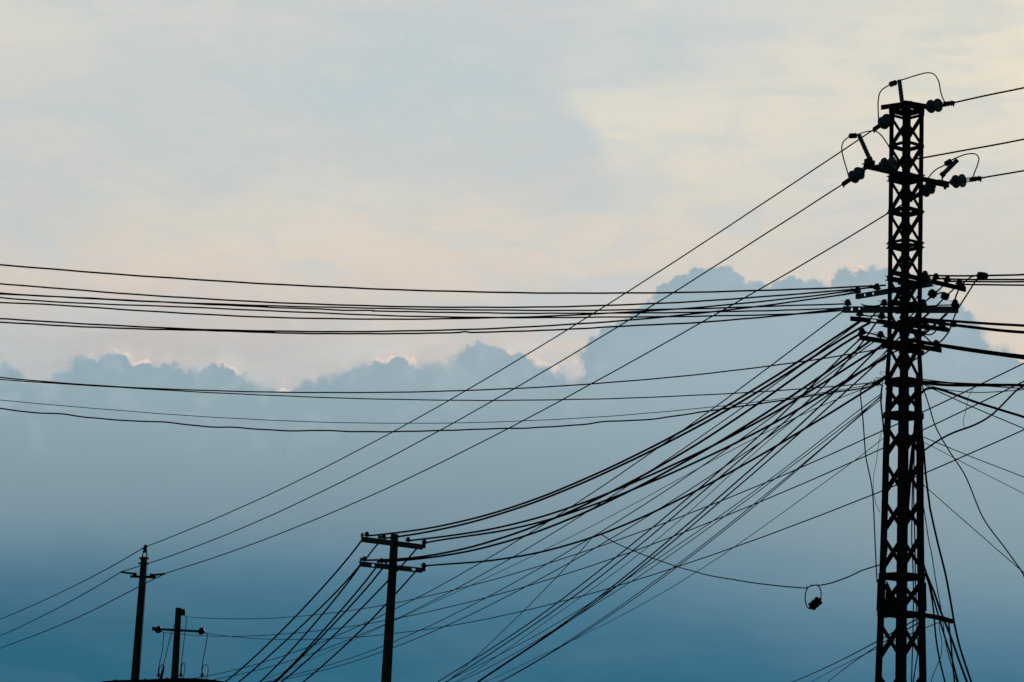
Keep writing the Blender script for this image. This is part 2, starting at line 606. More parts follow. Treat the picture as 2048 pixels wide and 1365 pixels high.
# picture height of the ground at the tower foot
yb = 1365.0
while ax(yb).z > 0.02:
    yb += 2
BASE = ax(yb)
TOWER = thing("lattice_tower", Vector((BASE.x, BASE.y, 0)), "tall black square lattice tower with angled cross-arms, insulators and many cables", "tower")


def leg(k):
    b = MB()
    for y0, y1, fl, th in ((212, 770, .092, .012), (762, yb, (.140, .118, .152, .118)[k], .014)):
        n = 8
        secs = []
        for i in range(n + 1):
            y = y0 + (y1 - y0) * i / n
            c = corner(k, y)
            e1 = (corner((k + 1) % 4, y) - c).normalized()
            e2 = (corner((k + 3) % 4, y) - c).normalized()
            secs.append([c, c + e1 * fl, c + e1 * fl + e2 * th, c + (e1 + e2) * th, c + e2 * fl + e1 * th, c + e2 * fl])
        vs = [v for s in secs for v in s]
        fs = []
        for i in range(n):
            for j in range(6):
                j2 = (j + 1) % 6
                fs.append([i * 6 + j, i * 6 + j2, (i + 1) * 6 + j2, (i + 1) * 6 + j])
        fs.append([0, 1, 2, 3])
        fs.append([0, 3, 4, 5])
        q = n * 6
        fs.append([q, q + 3, q + 2, q + 1])
        fs.append([q, q + 5, q + 4, q + 3])
        b.add(vs, fs, False)
    return part("leg", b, 'steel', TOWER)


for k in range(4):
    leg(k)

BAYS = [(236, 289, .050), (297, 352, .050), (364, 419, .050), (430, 486, .050), (497, 553, .050), (562, 618, .050), (627, 684, .052), (695, 755, .055),
        (776, 826, .062), (852, 912, .068), (923, 989, .068), (1000, 1063, .068), (1073, 1139, .068), (1163, 1220, .068), (1247, 1320, .070),
        (1348, 1420, .070), (1444, 1520, .070), (1545, 1625, .070), (1650, 1735, .070)]
for y0, y1, wd in BAYS:
    for k in range(4):
        k2 = (k + 1) % 4
        A0, B0, A1, B1 = corner(k, y0), corner(k2, y0), corner(k, y1), corner(k2, y1)
        nrm = ((A0 + B0) * .5 - ax(y0))
        nrm.z = 0
        nrm.normalize()
        b = MB()
        e = (B0 - A0).normalized()
        J = lambda: Z * random.uniform(-.014, .014)
        # single lacing: the front faces lean one way, the back faces the other, so that together they read as crosses
        if k in (0, 3):
            P, Q, sg = A0 + e * .03 + J(), B1 - e * .03 + J(), 1
        else:
            P, Q, sg = B0 - e * .03 + J(), A1 + e * .03 + J(), -1
        d = (Q - P).normalized()
        wv = d.cross(nrm).normalized()
        b.bar(P + nrm * -.020, Q + nrm * -.020, wv * wd, nrm * .009)
        b.bar(P + nrm * -.046 + wv * (wd * .5 - .004), Q + nrm * -.046 + wv * (wd * .5 - .004), wv * .008, nrm * .042)
        for C, s1 in ((P, sg), (Q, -sg)):
            g0 = C + e * (s1 * .02) + nrm * (-.034)
            b.bar(g0 + Z * .06, g0 - Z * .06, e * .07, nrm * .006)
            for dz in (-.03, .03):
                b.tube([C + e * (s1 * .015) + Z * dz + nrm * -.012, C + e * (s1 * .015) + Z * dz + nrm * .012], .011, 6)
        part("lattice_brace", b, 'steel', TOWER)

for y, hgt in ((293, .055), (358, .10), (424, .075), (487, .05), (495, .05), (765, .115), (832, .10), (1154, .10), (1229, .085), (1432, .09), (1535, .09), (1638, .09)):
    for k in range(4):
        k2 = (k + 1) % 4
        A, B = corner(k, y), corner(k2, y)
        nrm = ((A + B) * .5 - ax(y))
        nrm.z = 0
        nrm.normalize()
        b = MB()
        b.bar(A + nrm * .008, B + nrm * .008, Z * hgt, nrm * .010)
        b.bar(A + nrm * (-.022) + Z * (hgt * .5 - .006), B + nrm * (-.022) + Z * (hgt * .5 - .006), nrm * .05, Z * .010)
        part("tie_bar", b, 'steel', TOWER)

# clamp bolts that stick out past the corner legs
for y in (352, 361, 425, 487, 496):
    for k in (0, 2):
        b = MB()
        c = corner(k, y)
        s = hr * (-1 if k == 0 else 1)
        q = hd * (.05 if k == 0 else -.05)
        b.tube([c - s * .04 + q, c + s * .038 + q], .0075, 6)
        b.tube([c + s * .004 + q, c + s * .018 + q], .016, 6)
        part("clamp_bolt", b, 'steel', TOWER)

# top frame: crossed channels that reach past the corners
b = MB()
for k in range(4):
    A, B = corner(k, 219), corner((k + 1) % 4, 219)
    nrm = ((A + B) * .5 - ax(219)); nrm.z = 0; nrm.normalize()
    b.bar(A + nrm * .01, B + nrm * .01, Z * .105, nrm * .010)
    A, B = corner(k, 229), corner((k + 1) % 4, 229)
    b.bar(A + nrm * .008, B + nrm * .008, Z * .05, nrm * .008)
part("top_frame", b, 'steel', TOWER)
zt = ax(216).z
for xa, xb, off in ((1766, 1826, -0.03), (1800, 1858, 0.0)):
    b = MB()
    if xa == 1766:
        A = corner(0, 215) - hr * .13 - hd * .05
        B = corner(1, 215) + hr * .08 - hd * .03
    else:
        A = corner(1, 215) - hr * .06 - hd * .03
        B = corner(2, 215) + hr * .10 - hd * .04
    A.z = B.z = zt + .02 + off * .3
    d = (B - A).normalized()
    s = d.cross(Z)
    b.bar(A, B, s * .08, Z * .022)
    b.bar(A - Z * .03 + s * .03, B - Z * .03 + s * .03, Z * .085, s * .010)
    part("top_channel", b, 'steel', TOWER)

# splice sleeves and stiffening plate low on the tower
for k, ys in ((0, (1160, 1224)), (2, (1164, 1221))):
    b = MB()
    c0, c1 = corner(k, ys[0]), corner(k, ys[1])
    for kk in ((k + 1) % 4, (k + 3) % 4):
        e = (corner(kk, ys[0]) - c0).normalized()
        nn = e.cross(Z).normalized()
        if nn.dot(c0 - ax(ys[0])) < 0: nn = -nn
        b.bar(c0 + e * .068 + nn * .016, c1 + e * .068 + nn * .016, e * .155, nn * .014)
    part("splice_sleeve", b, 'steel', TOWER)
b = MB()
cA, cB, cC = corner(0, 1162), corner(0, 1226), corner(1, 1226)
e = (corner(1, 1200) - corner(0, 1200)).normalized()
nn = e.cross(Z).normalized()
if nn.dot(cA - ax(1162)) < 0: nn = -nn
tri = [cA + e * .12 - nn * .05, cB + e * .10 - nn * .05, cC - e * .09 - nn * .05]
b.add(tri + [p - nn * .01 for p in tri], [[0, 1, 2], [5, 4, 3], [0, 3, 4, 1], [1, 4, 5, 2], [2, 5, 3, 0]], False)
part("stiffening_plate", b, 'steel', TOWER)
b = MB()
c = corner(0, 1229)
b.bar(c + e * .06 - nn * .03 + Z * .07, c + e * .06 - nn * .03 - Z * .07, e * .07, nn * .05)
part("bracket", b, 'steel', TOWER)

# drooping cable support bar near the foot of the picture
pts = [(1767, 1232), (1790, 1229.5), (1815, 1229), (1848, 1231), (1868, 1234), (1888, 1238.5), (1903, 1243)]
b = MB()
P = [at(x, y, 40.62 + .1 * i / 6) for i, (x, y) in enumerate(pts)]
b.tube(P, [.040, .040, .041, .042, .043, .044, .043], 10)
b.tube([P[-1], P[-1] + (P[-1] - P[-2]).normalized() * .03], [.043, .030], 10)
part("cable_support_bar", b, 'steel', TOWER)

ARMS = {}


def interp_depth(arm, x):
    (xa, da), (xb, db) = ARMS[arm]['e']
    t = (x - xa) / (xb - xa)
    return 1.0 / ((1 - t) / da + t / db)


def D(q, x):
    """depth given as a number, an arm's name, or (arm, offset)"""
    if isinstance(q, tuple):
        return interp_depth(q[0], x) + q[1]
    if isinstance(q, str):
        return interp_depth(q, x)
    return q


def cross_arm(key, parent, A, B, xc, dc, hgt, dep, mat='galv', slots=(), pins=(), ends=(0, 0), pinmesh=None, name="cross_arm", flange=True):
    """a level channel-steel arm whose ends are seen at A and B and which stands dc metres away where it is seen at xc"""
    yc = A[1] + (B[1] - A[1]) * (xc - A[0]) / (B[0] - A[0])
    zc = at(xc, yc, dc)
    PA, PB = at_plane(A[0], A[1], zc, Z), at_plane(B[0], B[1], zc, Z)
    d = (PB - PA).normalized()
    s = d.cross(Z).normalized()
    if s.y > 0: s = -s                                  # towards the viewer
    b = MB()
    cuts = [0.0]
    for t0, t1 in slots: cuts += [t0, t1]
    cuts.append(1.0)
    Ln = (PB - PA)
    for i in range(len(cuts) - 1):
        p, q = PA + Ln * cuts[i], PA + Ln * cuts[i + 1]
        if i % 2 == 0:
            b.bar(p, q, Z * hgt, s * .008)
        else:
            for sg in (1, -1):
                b.bar(p + Z * (sg * hgt * .37), q + Z * (sg * hgt * .37), Z * hgt * .26, s * .008)
    if flange:
        slotted = bool(slots)
        for sg in (1, -1):
            b.bar(PA + Z * (sg * (hgt * .5 - .004)) - s * (dep * .5 + .004), PB + Z * (sg * (hgt * .5 - .004)) - s * (dep * .5 + .004), s * dep, Z * .008)
    arm = part(name, b, mat, parent)
    ARMS[key] = {'e': ((A[0], depth(PA)), (B[0], depth(PB))), 'A': PA, 'B': PB, 's': s, 'd': d, 'o': arm, 'h': hgt}
    for x in pins:
        t = (x - A[0]) / (B[0] - A[0])
        dd = interp_depth(key, x)
        y = A[1] + t * (B[1] - A[1])
        p = at(x, y, dd) + Z * (hgt * .5 + .012) - s * (dep * .5)
        place("pin_insulator", pinmesh or PIN, arm, p)
    return arm


# high-voltage arm and its brackets
HV = cross_arm('HV', TOWER, (1727, 331), (1896, 369), 1808, 40.78, .075, .05, 'steel', name="high_voltage_arm")
a = ARMS['HV']
b = MB()
pc = at(1739, 331, interp_depth('HV', 1739)) + Z * .05
b.bar(pc - a['d'] * .10, pc + a['d'] * .10, Z * .085, a['s'] * .05)
b.bar(pc + a['d'] * .02 - Z * .04, pc + a['d'] * .35 - Z * .10, Z * .02, a['s'] * .03)
part("arm_bracket", b, 'steel', HV)
b = MB()
pc = at(1884, 365, interp_depth('HV', 1884))
b.bar(pc - a['d'] * .10 - Z * .02, pc + a['d'] * .14 - Z * .02, Z * .10, a['s'] * .06)
b.bar(pc + a['d'] * .05 - Z * .08, pc + a['d'] * .09 - Z * .08, Z * .06, a['s'] * .03)
part("arm_bracket", b, 'steel', HV)
# surge arresters standing on the arm and on the top frame
pb, pt = at(1741, 322, interp_depth('HV', 1739)), at(1717, 268.5, interp_depth('HV', 1739) - .1)
place("surge_arrester", shed_mesh((pt - pb).length, .034, .047, 12, "surge_arrester"), HV, pb, pt - pb)
b = MB(); b.tube([pb, at(1742, 331, interp_depth('HV', 1739))], .014, 8); b.tube([pb, pb + (pt - pb).normalized() * .06], .048, 10)
part("arrester_foot", b, 'steel', HV)
pb, pt = at(1884, 351, interp_depth('HV', 1884)), at(1915, 320, interp_depth('HV', 1884) - .1)
place("surge_arrester", shed_mesh((pt - pb).length, .037, .052, 10, "surge_arrester"), HV, pb, pt - pb)
b = MB(); b.tube([pb, at(1885, 364, interp_depth('HV', 1884))], .014, 8); b.tube([pb - (pt - pb).normalized() * .02, pb + (pt - pb).normalized() * .05], .050, 10)
part("arrester_foot", b, 'steel', HV)
pb, pt = at(1805, 211, 40.85), at(1798.5, 160, 40.85)
place("surge_arrester", shed_mesh((pt - pb).length, .034, .046, 12, "surge_arrester"), TOWER, pb, pt - pb)
b = MB()
b.tube([pb - Z * .06, pb + Z * .03], .045, 10)
part("arrester_foot", b, 'steel', TOWER)

# low-voltage arms
cross_arm('L1', TOWER, (1711, 593.5), (1865, 567), 1808, 40.70, .085, .045, slots=((.115, .135), (.225, .245)), pins=(1713, 1752, 1850))
cross_arm('L2', TOWER, (1783, 544), (1932, 578.5), 1808, 41.25, .072, .05, 'steel', pins=(1852, 1874, 1897, 1921))
cross_arm('L3', TOWER, (1686, 619), (1917, 619.5), 1804, 40.62, .105, .055, slots=((.07, .085), (.135, .15)), pins=(1695, 1768, 1846, 1910))
cross_arm('L4', TOWER, (1712, 637.5), (1895, 659), 1804, 40.60, .072, .05, 'steel', slots=((.16, .22),), pins=(1721, 1765, 1848, 1887))
cross_arm('L5', TOWER, (1718.5, 674.5), (1882, 700), 1804, 40.60, .075, .05, 'steel', pins=(1726, 1763, 1838, 1874))
cross_arm('L6', TOWER, (1767, 648), (1850, 668), 1806, 41.32, .08, .05, 'steel')
cross_arm('L7', TOWER, (1765, 690), (1848, 706), 1806, 41.32, .08, .05, 'steel')
cross_arm('L8', TOWER, (1774, 556), (1850, 570), 1806, 41.32, .08, .05, 'steel')
for y, w, hh in ((552, .17, .10), (566, .24, .09), (600, .16, .06), (621, .30, .11), (646, .24, .10), (668, .17, .07), (688, .26, .11), (704, .18, .06)):
    b = MB()
    c = at(ax_x(y), y, 40.56 + random.uniform(-.03, .03))
    dd = (RI + UP * random.uniform(-.12, .05)).normalized()
    b.bar(c - dd * w * .5, c + dd * w * .5, Z * hh, YN * .012)
    for sg in (-1, 1):
        b.tube([c + dd * (sg * w * .36) - YN * .03, c + dd * (sg * w * .36) + YN * .12], .010, 6)
        b.tube([c + dd * (sg * w * .36) - YN * .022, c + dd * (sg * w * .36) - YN * .004], .020, 6)
    part("clamp_plate", b, 'steel', TOWER)
cross_arm('L9', TOWER, (1776, 604), (1848, 612), 1806, 41.34, .09, .05, 'steel')
# dead-end bracket at the inner end of the upper arm and straps at the arm tips
b = MB()
c = at(1856, 561, interp_depth('L2', 1856))
b.bar(c - Z * .05 - ARMS['L2']['d'] * .07, c + Z * .06 - ARMS['L2']['d'] * .02, ARMS['L2']['d'] * .10, ARMS['L2']['s'] * .08)
b.tube([c + Z * .02 - ARMS['L2']['d'] * .06, c - Z * .02 + ARMS['L2']['d'] * .16], .028, 8)
part("dead_end_bracket", b, 'steel', ARMS['L2']['o'])
for key, x, y in (('L4', 1883, 652), ('L5', 1873, 694), ('L4', 1850, 648), ('L5', 1842, 690), ('L2', 1925, 573), ('L3', 1911, 612)):
    b = MB()
    c = at(x, y, interp_depth(key, x) - .03)
    dd = ARMS[key]['d']
    b.tube([c - dd * .06 + Z * .02, c, c + dd * .07 - Z * .015], [.018, .034, .022], 8)
    b.tube([c + Z * .045, c - Z * .06], .020, 8)
    part("dead_end_clamp", b, 'steel', ARMS[key]['o'])
# curved tie strap lying on the widest arm
b = MB()
b.tube([at(x, y, interp_depth('L3', x) - .02) for x, y in ((1721, 607.5), (1726, 610.5), (1735, 612.5), (1748, 613), (1758, 611.5), (1766, 609))], [.004, .012, .014, .014, .014, .010], 6)
part("tie_strap", b, 'steel', ARMS['L3']['o'])
# end plates
for key, t in (('L2', 1), ('L4', 1), ('L5', 1), ('L4', 0)):
    a = ARMS[key]
    p = a['B'] if t else a['A']
    b = MB()
    b.bar(p - Z * .035 - a['s'] * .07, p + Z * .045 - a['s'] * .07, a['d'] * .14, a['s'] * .012)
    part("end_plate", b, 'steel', a['o'])

# ------------------------------------------------------------------ concrete poles


def pole_shaft(name, parent_args, top, bot, d, r_top, r_bot, mat):
    """top / bot: where the pole's axis is seen at its head and at the frame's foot"""
    P = at(top[0], top[1], d)
    Q = at_plane(bot[0], bot[1], P, YN)
    a = (Q - P)
    G = P + a * (P.z / -a.z)
    root = thing(name, G, *parent_args)
    rg = r_top + (r_bot - r_top) * ((G - P).length / a.length)
    n = 14
    b = MB()
    pts = [P + (G - P) * (i / n) for i in range(n + 1)]
    b.tube([pts[0] + Z * .012] + pts, [r_top * .86] + [r_top + (rg - r_top) * (i / n) for i in range(n + 1)], 20)
    part("shaft", b, mat, root)
    return root, P, G


# middle pole with two cross-arms
DM = 58.0
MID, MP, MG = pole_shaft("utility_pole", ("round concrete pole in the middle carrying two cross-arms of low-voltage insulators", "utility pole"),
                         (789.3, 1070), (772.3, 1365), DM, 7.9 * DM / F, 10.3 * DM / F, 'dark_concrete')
cross_arm('M1', MID, (722.5, 1078.5), (846, 1094.5), 788, DM - .13, .128, .06, pins=(735, 768.5, 817.5, 850), pinmesh=PIN_S)
cross_arm('M2', MID, (718.6, 1128), (845, 1141), 784, DM - .13, .122, .06, slots=((.19, .24), (.83, .885)), pins=(730, 764, 848.5), pinmesh=PIN_S)
for key, xs in (('M1', (724, 758, 762)), ('M2', (722, 756, 772))):
    for x in xs:
        t = ARMS[key]
        b = MB()
        (xa, da), (xb, db) = t['e']
        A, B = px_of(t['A']), px_of(t['B'])
        y = A[1] + (B[1] - A[1]) * (x - A[0]) / (B[0] - A[0])
        p = at(x, y, interp_depth(key, x)) + Z * .05
        b.lathe([(.012, 0), (.014, .02), (.040, .025), (.042, .05), (.025, .058), (.032, .07), (.026, .088), (.008, .09)], p, Z, 12)
        part("spool_insulator", b, 'porcelain', t['o'])
for key in ('M1', 'M2'):
    t = ARMS[key]
    b = MB()
    b.bar(t['B'] + Z * .035 - t['s'] * .03 + t['d'] * .02, t['B'] + Z * .035 - t['s'] * .03 + t['d'] * .09, Z * .11, t['s'] * .05)
    part("end_plate", b, 'steel', t['o'])
    b = MB()
    y = 1088 if key == 'M1' else 1135
    x = 789.3 - 17 * (y - 1070) / 295
    c = at_plane(x, y, MP, YN)
    n = 20
    b.tube([c - Z * .03, c + Z * .03], .107 if key == 'M1' else .112, 20)
    part("pole_band", b, 'steel', MID)

# left pole with three slim post insulators
DL = 72.0
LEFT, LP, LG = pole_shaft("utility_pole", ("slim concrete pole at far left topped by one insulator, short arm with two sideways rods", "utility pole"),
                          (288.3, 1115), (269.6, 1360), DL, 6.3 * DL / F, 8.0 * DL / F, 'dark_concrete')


def lx(y): return 288.3 - 18.7 * (y - 1115) / 245


for y, hw in ((1117.5, 9.8), (1127.5, 10.2)):
    c = at_plane(lx(y), y, LP, YN)
    b = MB()
    b.tube([c - Z * .02, c + Z * .02], 6.9 * DL / F, 18)
    for s in (-1, 1):
        b.tube([c + Vector((s * 6.2 * DL / F, -.02, 0)), c + Vector((s * hw * DL / F, -.02, 0))], .026, 8)
    part("pole_band", b, 'steel', LEFT)
b = MB()
for s in (-1, 1):
    b.tube([at(289 + s * 5.2, 1117, DL), at(289.5 + s * 3.4, 1107, DL), at(290 + s * 1.5, 1103, DL)], .018, 6)
part("top_fork", b, 'steel', LEFT)
b = MB()
p = at(289.8, 1106, DL)
b.lathe([(.02, 0), (.075, .02), (.08, .05), (.045, .07), (.070, .09), (.072, .115), (.04, .13), (.062, .15), (.066, .18), (.04, .2), (.055, .215), (.045, .235), (.01, .24)], p, (at(291, 1092, DL) - p), 14)
part("top_insulator", b, 'porcelain', LEFT)
zc = at(286, 1154, DL - .13)
A, B = at_plane(261, 1153.5, zc, Z), at_plane(311, 1154.5, zc, Z)
b = MB()
b.box_frame(A, B, Z, .07, .06)
larm = part("cross_arm", b, 'steel', LEFT)
for (x0, y0), (x1, y1) in (((270, 1148.3), (242, 1144.6)), ((303.5, 1150.5), (330, 1148.4))):
    p0 = at(x0, y0, DL - .13)
    p1 = at(x1, y1, DL - .13)
    place("post_insulator", shed_mesh((p1 - p0).length, .030, .040, 9), larm, p0, p1 - p0)
    b = MB()
    b.tube([p0 - Z * .10, p0 + Z * .035], .055 if x0 < 280 else .062, 10)
    part("post_foot", b, 'steel', larm)
# earth wire clipped down the shaft
b = MB()
b.tube([at(296, 1124, DL - .12), at(294.5, 1135, DL - .14), at(293.2, 1155, DL - .14), at(291, 1175, DL - .14), at(288.5, 1215, DL - .14), at(283.5, 1290, DL - .15), at(278, 1360, DL - .15)], .008, 6)
part("earth_wire", b, 'bare', LEFT)

# T-shaped pole with strain insulators
DTP = 80.0
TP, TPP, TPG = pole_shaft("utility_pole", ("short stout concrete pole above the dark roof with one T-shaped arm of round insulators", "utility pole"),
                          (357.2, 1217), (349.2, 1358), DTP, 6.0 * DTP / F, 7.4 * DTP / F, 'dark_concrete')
zc = at(355, 1260.8, DTP - .15)
A, B = at_plane(311, 1258.5, zc, Z), at_plane(402, 1263.5, zc, Z)
b = MB()
b.box_frame(A, B, Z, .075, .075)
tarm = part("cross_arm", b, 'galv', TP)
STRAIN = MB()
STRAIN.lathe([(.03, -.05), (.05, 0), (.10, .02), (.125, .05), (.125, .08), (.09, .11), (.10, .13), (.06, .16), (.035, .20), (.022, .225), (.02, .25)], O, Z, 18)
STRAIN = STRAIN.mesh("strain_insulator", 'porcelain_dark')
for (x0, y0), (x1, y1), dz in (((314, 1258.5), (326, 1265), -.5), ((400, 1261.5), (413, 1267), -.5)):
    p0 = at(x0, y0, DTP - .2)
    p1 = at(x1, y1, DTP - .2 + dz * .4)
    place("strain_insulator", STRAIN, tarm, p0, p1 - p0)
b = MB()
p = at(308, 1258, DTP - .2)
b.bar(p - Vector((.06, 0, 0)), p + Vector((.09, 0, -.01)), Z * .12, YN * .09)
part("end_cap", b, 'galv', tarm)
p0 = at(363, 1222, DTP - .1)
p1 = at(371, 1235, DTP - .3)
place("strain_insulator", STRAIN, TP, p0, p1 - p0)

# fuse cut-outs below the T-pole's arm: seen just above the roof
FUSE = []
for x, lab in ((316.7, "small pale fuse cut-out insulator above the dark roof, left of the T-pole"),
               (361.3, "small pale fuse cut-out insulator above the dark roof, just right of the T-pole"),
               (403.7, "small pale fuse cut-out insulator above the dark roof, farthest right of the T-pole")):
    p = at(x, 1360, DTP - .35)
    t = thing("fuse_cutout", p, lab, "fuse", "fuse cut-outs above the roof")
    b = MB()
    b.tube([p - Z * .5, p + Z * .16], .016, 8)
    part("stem", b, 'steel', t)
    b = MB()
    b.lathe([(.02, .10), (.075, .125), (.08, .145), (.03, .16), (.055, .185), (.058, .20), (.025, .215), (.03, .25), (.01, .26)], p, Z, 14)
    part("insulator", b, 'porcelain', t)
    FUSE.append(t)

# hidden lower arm that carries the cut-outs
b = MB()
A, B = at(305, 1367, DTP - .35), at(415, 1371, DTP - .35)
b.box_frame(A, B, Z, .08, .08)
part("lower_arm", b, 'steel', TP)

# ------------------------------------------------------------------ low building with a cambered roof at the lower left
DB = 66.0
prof = [(150, 1372), (190, 1366.5), (206, 1363), (230, 1360.8), (260, 1360), (290, 1359.3), (315, 1358.2), (334, 1357.2), (367, 1356.5), (390, 1357.2), (411, 1358.4), (430, 1360.6), (444, 1362.8), (462, 1366.5), (500, 1374)]
tops = [at(x, y, DB) for x, y in prof]
zmin = min(p.z for p in tops) - .06
BC = at(325, 1365, DB)
HOUSE = thing("building", Vector((BC.x, BC.y, 0)), "low building at the lower left showing only its dark gently cambered roof", "building")
b = MB()
nb = len(tops)
depthv = Vector((-.12, 1, 0)).normalized() * 7.0
vs = []
for p in tops: vs.append(p)
for p in tops: vs.append(p + depthv + Z * -.15)
for p in tops: vs.append(p - Z * .10)
for p in tops: vs.append(p + depthv - Z * .25)
fs = []
for i in range(nb - 1):
    fs.append([i, i + 1, nb + i + 1, nb + i])
    fs.append([2 * nb + i + 1, 2 * nb + i, 3 * nb + i, 3 * nb + i + 1])
    fs.append([i + 1, i, 2 * nb + i, 2 * nb + i + 1])
    fs.append([nb + i, nb + i + 1, 3 * nb + i + 1, 3 * nb + i])
fs.append([0, nb, 3 * nb, 2 * nb])
fs.append([nb - 1, 2 * nb + nb - 1, 3 * nb + nb - 1, 2 * nb - 1])
b.add(vs, fs, False)
roof = part("roof", b, 'roof', HOUSE)
b = MB()
for k in range(3, nb - 3, 2):      # standing seams
    p = tops[k]
    b.bar(p + Z * .010 + depthv * .01, p + depthv * .99 - Z * .13, Vector((.05, 0, 0)), Z * .02)
part("roof_seam", b, 'roof', roof)
x0, x1 = tops[1].x + .1, tops[-2].x - .1
zz = zmin - .08
yf = tops[0].y + .25
b = MB()
for A, B in (((x0, yf), (x1, yf)), ((x1, yf), (x1 - .8, yf + 6.3)), ((x1 - .8, yf + 6.3), (x0 - .8, yf + 6.3)), ((x0 - .8, yf + 6.3), (x0, yf))):
    pa, pb_ = Vector((A[0], A[1], zz / 2)), Vector((B[0], B[1], zz / 2))
    b.bar(pa, pb_, Z * zz, (pb_ - pa).normalized().cross(Z) * .2)
part("wall", b, 'wall', HOUSE)
b = MB()
b.bar(Vector((x0 + .8, yf - .12, 1.0)), Vector((x0 + 1.7, yf - .12, 1.0)), Z * 2.0, YN * .06)
part("door", b, 'door', HOUSE)
for xx in (x0 + 2.2,):
    b = MB()
    for dz in (-.5, .5):
        b.bar(Vector((xx, yf - .12, 1.7 + dz)), Vector((xx + 1.1, yf - .12, 1.7 + dz)), Z * .08, YN * .06)
    for dx in (0.04, 1.06):
        b.bar(Vector((xx + dx, yf - .12, 1.24)), Vector((xx + dx, yf - .12, 2.16)), Vector((.08, 0, 0)), YN * .06)
    wf = part("window", b, 'galv', HOUSE)
    b = MB()
    b.bar(Vector((xx + .08, yf - .115, 1.7)), Vector((xx + 1.02, yf - .115, 1.7)), Z * .92, YN * .02)
    part("pane", b, 'glass', wf)

# ------------------------------------------------------------------ strain insulator strings on the tower


def string(A, dA, C, dC, label, fr=(.34, .58), double=True):
    P, Q = at(A[0], A[1], dA), at(C[0], C[1], dC)
    u = (Q - P).normalized()
    Ln = (Q - P).length
    t = thing("insulator_string", P, label, "insulator", "strain insulator strings on the lattice tower")
    b = MB()
    b.tube([P, P + u * Ln * .9], .012, 8)
    b.tube([P - u * .02, P + u * Ln * (fr[0] - .05)], .022, 8)
    part("link", b, 'steel', t)
    for f in fr:
        c = P + u * Ln * f
        place("insulator_disc", DISC, t, c + u * .05, -u)
    side = u.cross(Z).normalized()
    upv = side.cross(u).normalized()
    b = MB()
    for s in (-1, 1):
        b.tube([P + u * Ln * (fr[1] + .06), P + u * Ln * (fr[1] + .14) + upv * (s * .035), P + u * Ln * .90 + upv * (s * .03), Q - u * .01], .010, 6)
    part("yoke", b, 'steel', t)
    b = MB()
    b.bar(Q - u * .16, Q + u * .05, upv * .060, side * .05)
    b.tube([Q + u * .02, Q + u * .05 - upv * .06], .014, 6)
    for k in range(3):
        c = Q - u * (.12 - .06 * k)
        b.tube([c - upv * .045, c + upv * .045], .011, 6)
    part("clamp", b, 'steel', t)
    return Q


dl, dr = interp_depth('HV', 1735), interp_depth('HV', 1885)
S1 = string((1845, 216), 40.95, (1903, 206.8), 40.50, "pair of insulator discs right of the tower top, holding the highest right-hand line", (.26, .50))
S2 = string((1788, 232), 40.9, (1751, 257.5), 41.35, "pair of insulator discs left of the tower top, partly behind its leg", (.30, .52))
S3 = string((1733, 337), dl, (1689.5, 366.5), dl + .42, "pair of insulator discs at the left tip of the high-voltage arm", (.30, .54))
S4 = string((1743, 334), dl - .03, (1812, 322), dl - .42, "pair of insulator discs crossing in front of the tower's left leg", (.36, .58))
S5 = string((1893, 366), dr, (1957, 357.5), dr - .42, "pair of insulator discs at the right tip of the high-voltage arm", (.26, .46))
S6 = string((1876, 367), dr + .02, (1826, 396), dr + .42, "pair of insulator discs hanging below the right high-voltage arm, tight against the tower", (.28, .48))

# ------------------------------------------------------------------ wires


def smooth_fit(pts, deg):
    xs = np.array([p[0] for p in pts], float)
    ys = np.array([p[1] for p in pts], float)
    c, s = xs.mean(), max(np.ptp(xs) / 2, 1e-6)
    w = np.ones(len(xs))
    w[0] = w[-1] = 12
    k = np.polyfit((xs - c) / s, ys, min(deg, len(xs) - 1), w=w)
    n = int(max(12, np.ptp(xs) / 14))
    gx = np.linspace(xs[0], xs[-1], n)
    return [(float(x), float(np.polyval(k, (x - c) / s))) for x in gx]


def catmull(pts, step=8.0):
    P = [np.array(p, float) for p in pts]
    P = [2 * P[0] - P[1]] + P + [2 * P[-1] - P[-2]]
    out = []
    for i in range(1, len(P) - 2):
        n = max(2, int(np.linalg.norm(P[i + 1] - P[i]) / step))
        for j in range(n):
            t = j / n
            q = .5 * ((2 * P[i]) + (-P[i - 1] + P[i + 1]) * t + (2 * P[i - 1] - 5 * P[i] + 4 * P[i + 1] - P[i + 2]) * t * t
                      + (-P[i - 1] + 3 * P[i] - 3 * P[i + 1] + P[i + 2]) * t ** 3)
            out.append((float(q[0]), float(q[1])))
    out.append((float(P[-2][0]), float(P[-2][1])))
    return out


def extend(p, n0, n1):
    p = list(p)
    if n0:
        dx, dy = p[0][0] - p[2][0], p[0][1] - p[2][1]
        l = math.hypot(dx, dy)
        p.insert(0, (p[0][0] + dx / l * n0, p[0][1] + dy / l * n0))
    if n1:
        dx, dy = p[-1][0] - p[-3][0], p[-1][1] - p[-3][1]
        l = math.hypot(dx, dy)
        p.append((p[-1][0] + dx / l * n1, p[-1][1] + dy / l * n1))
    return p


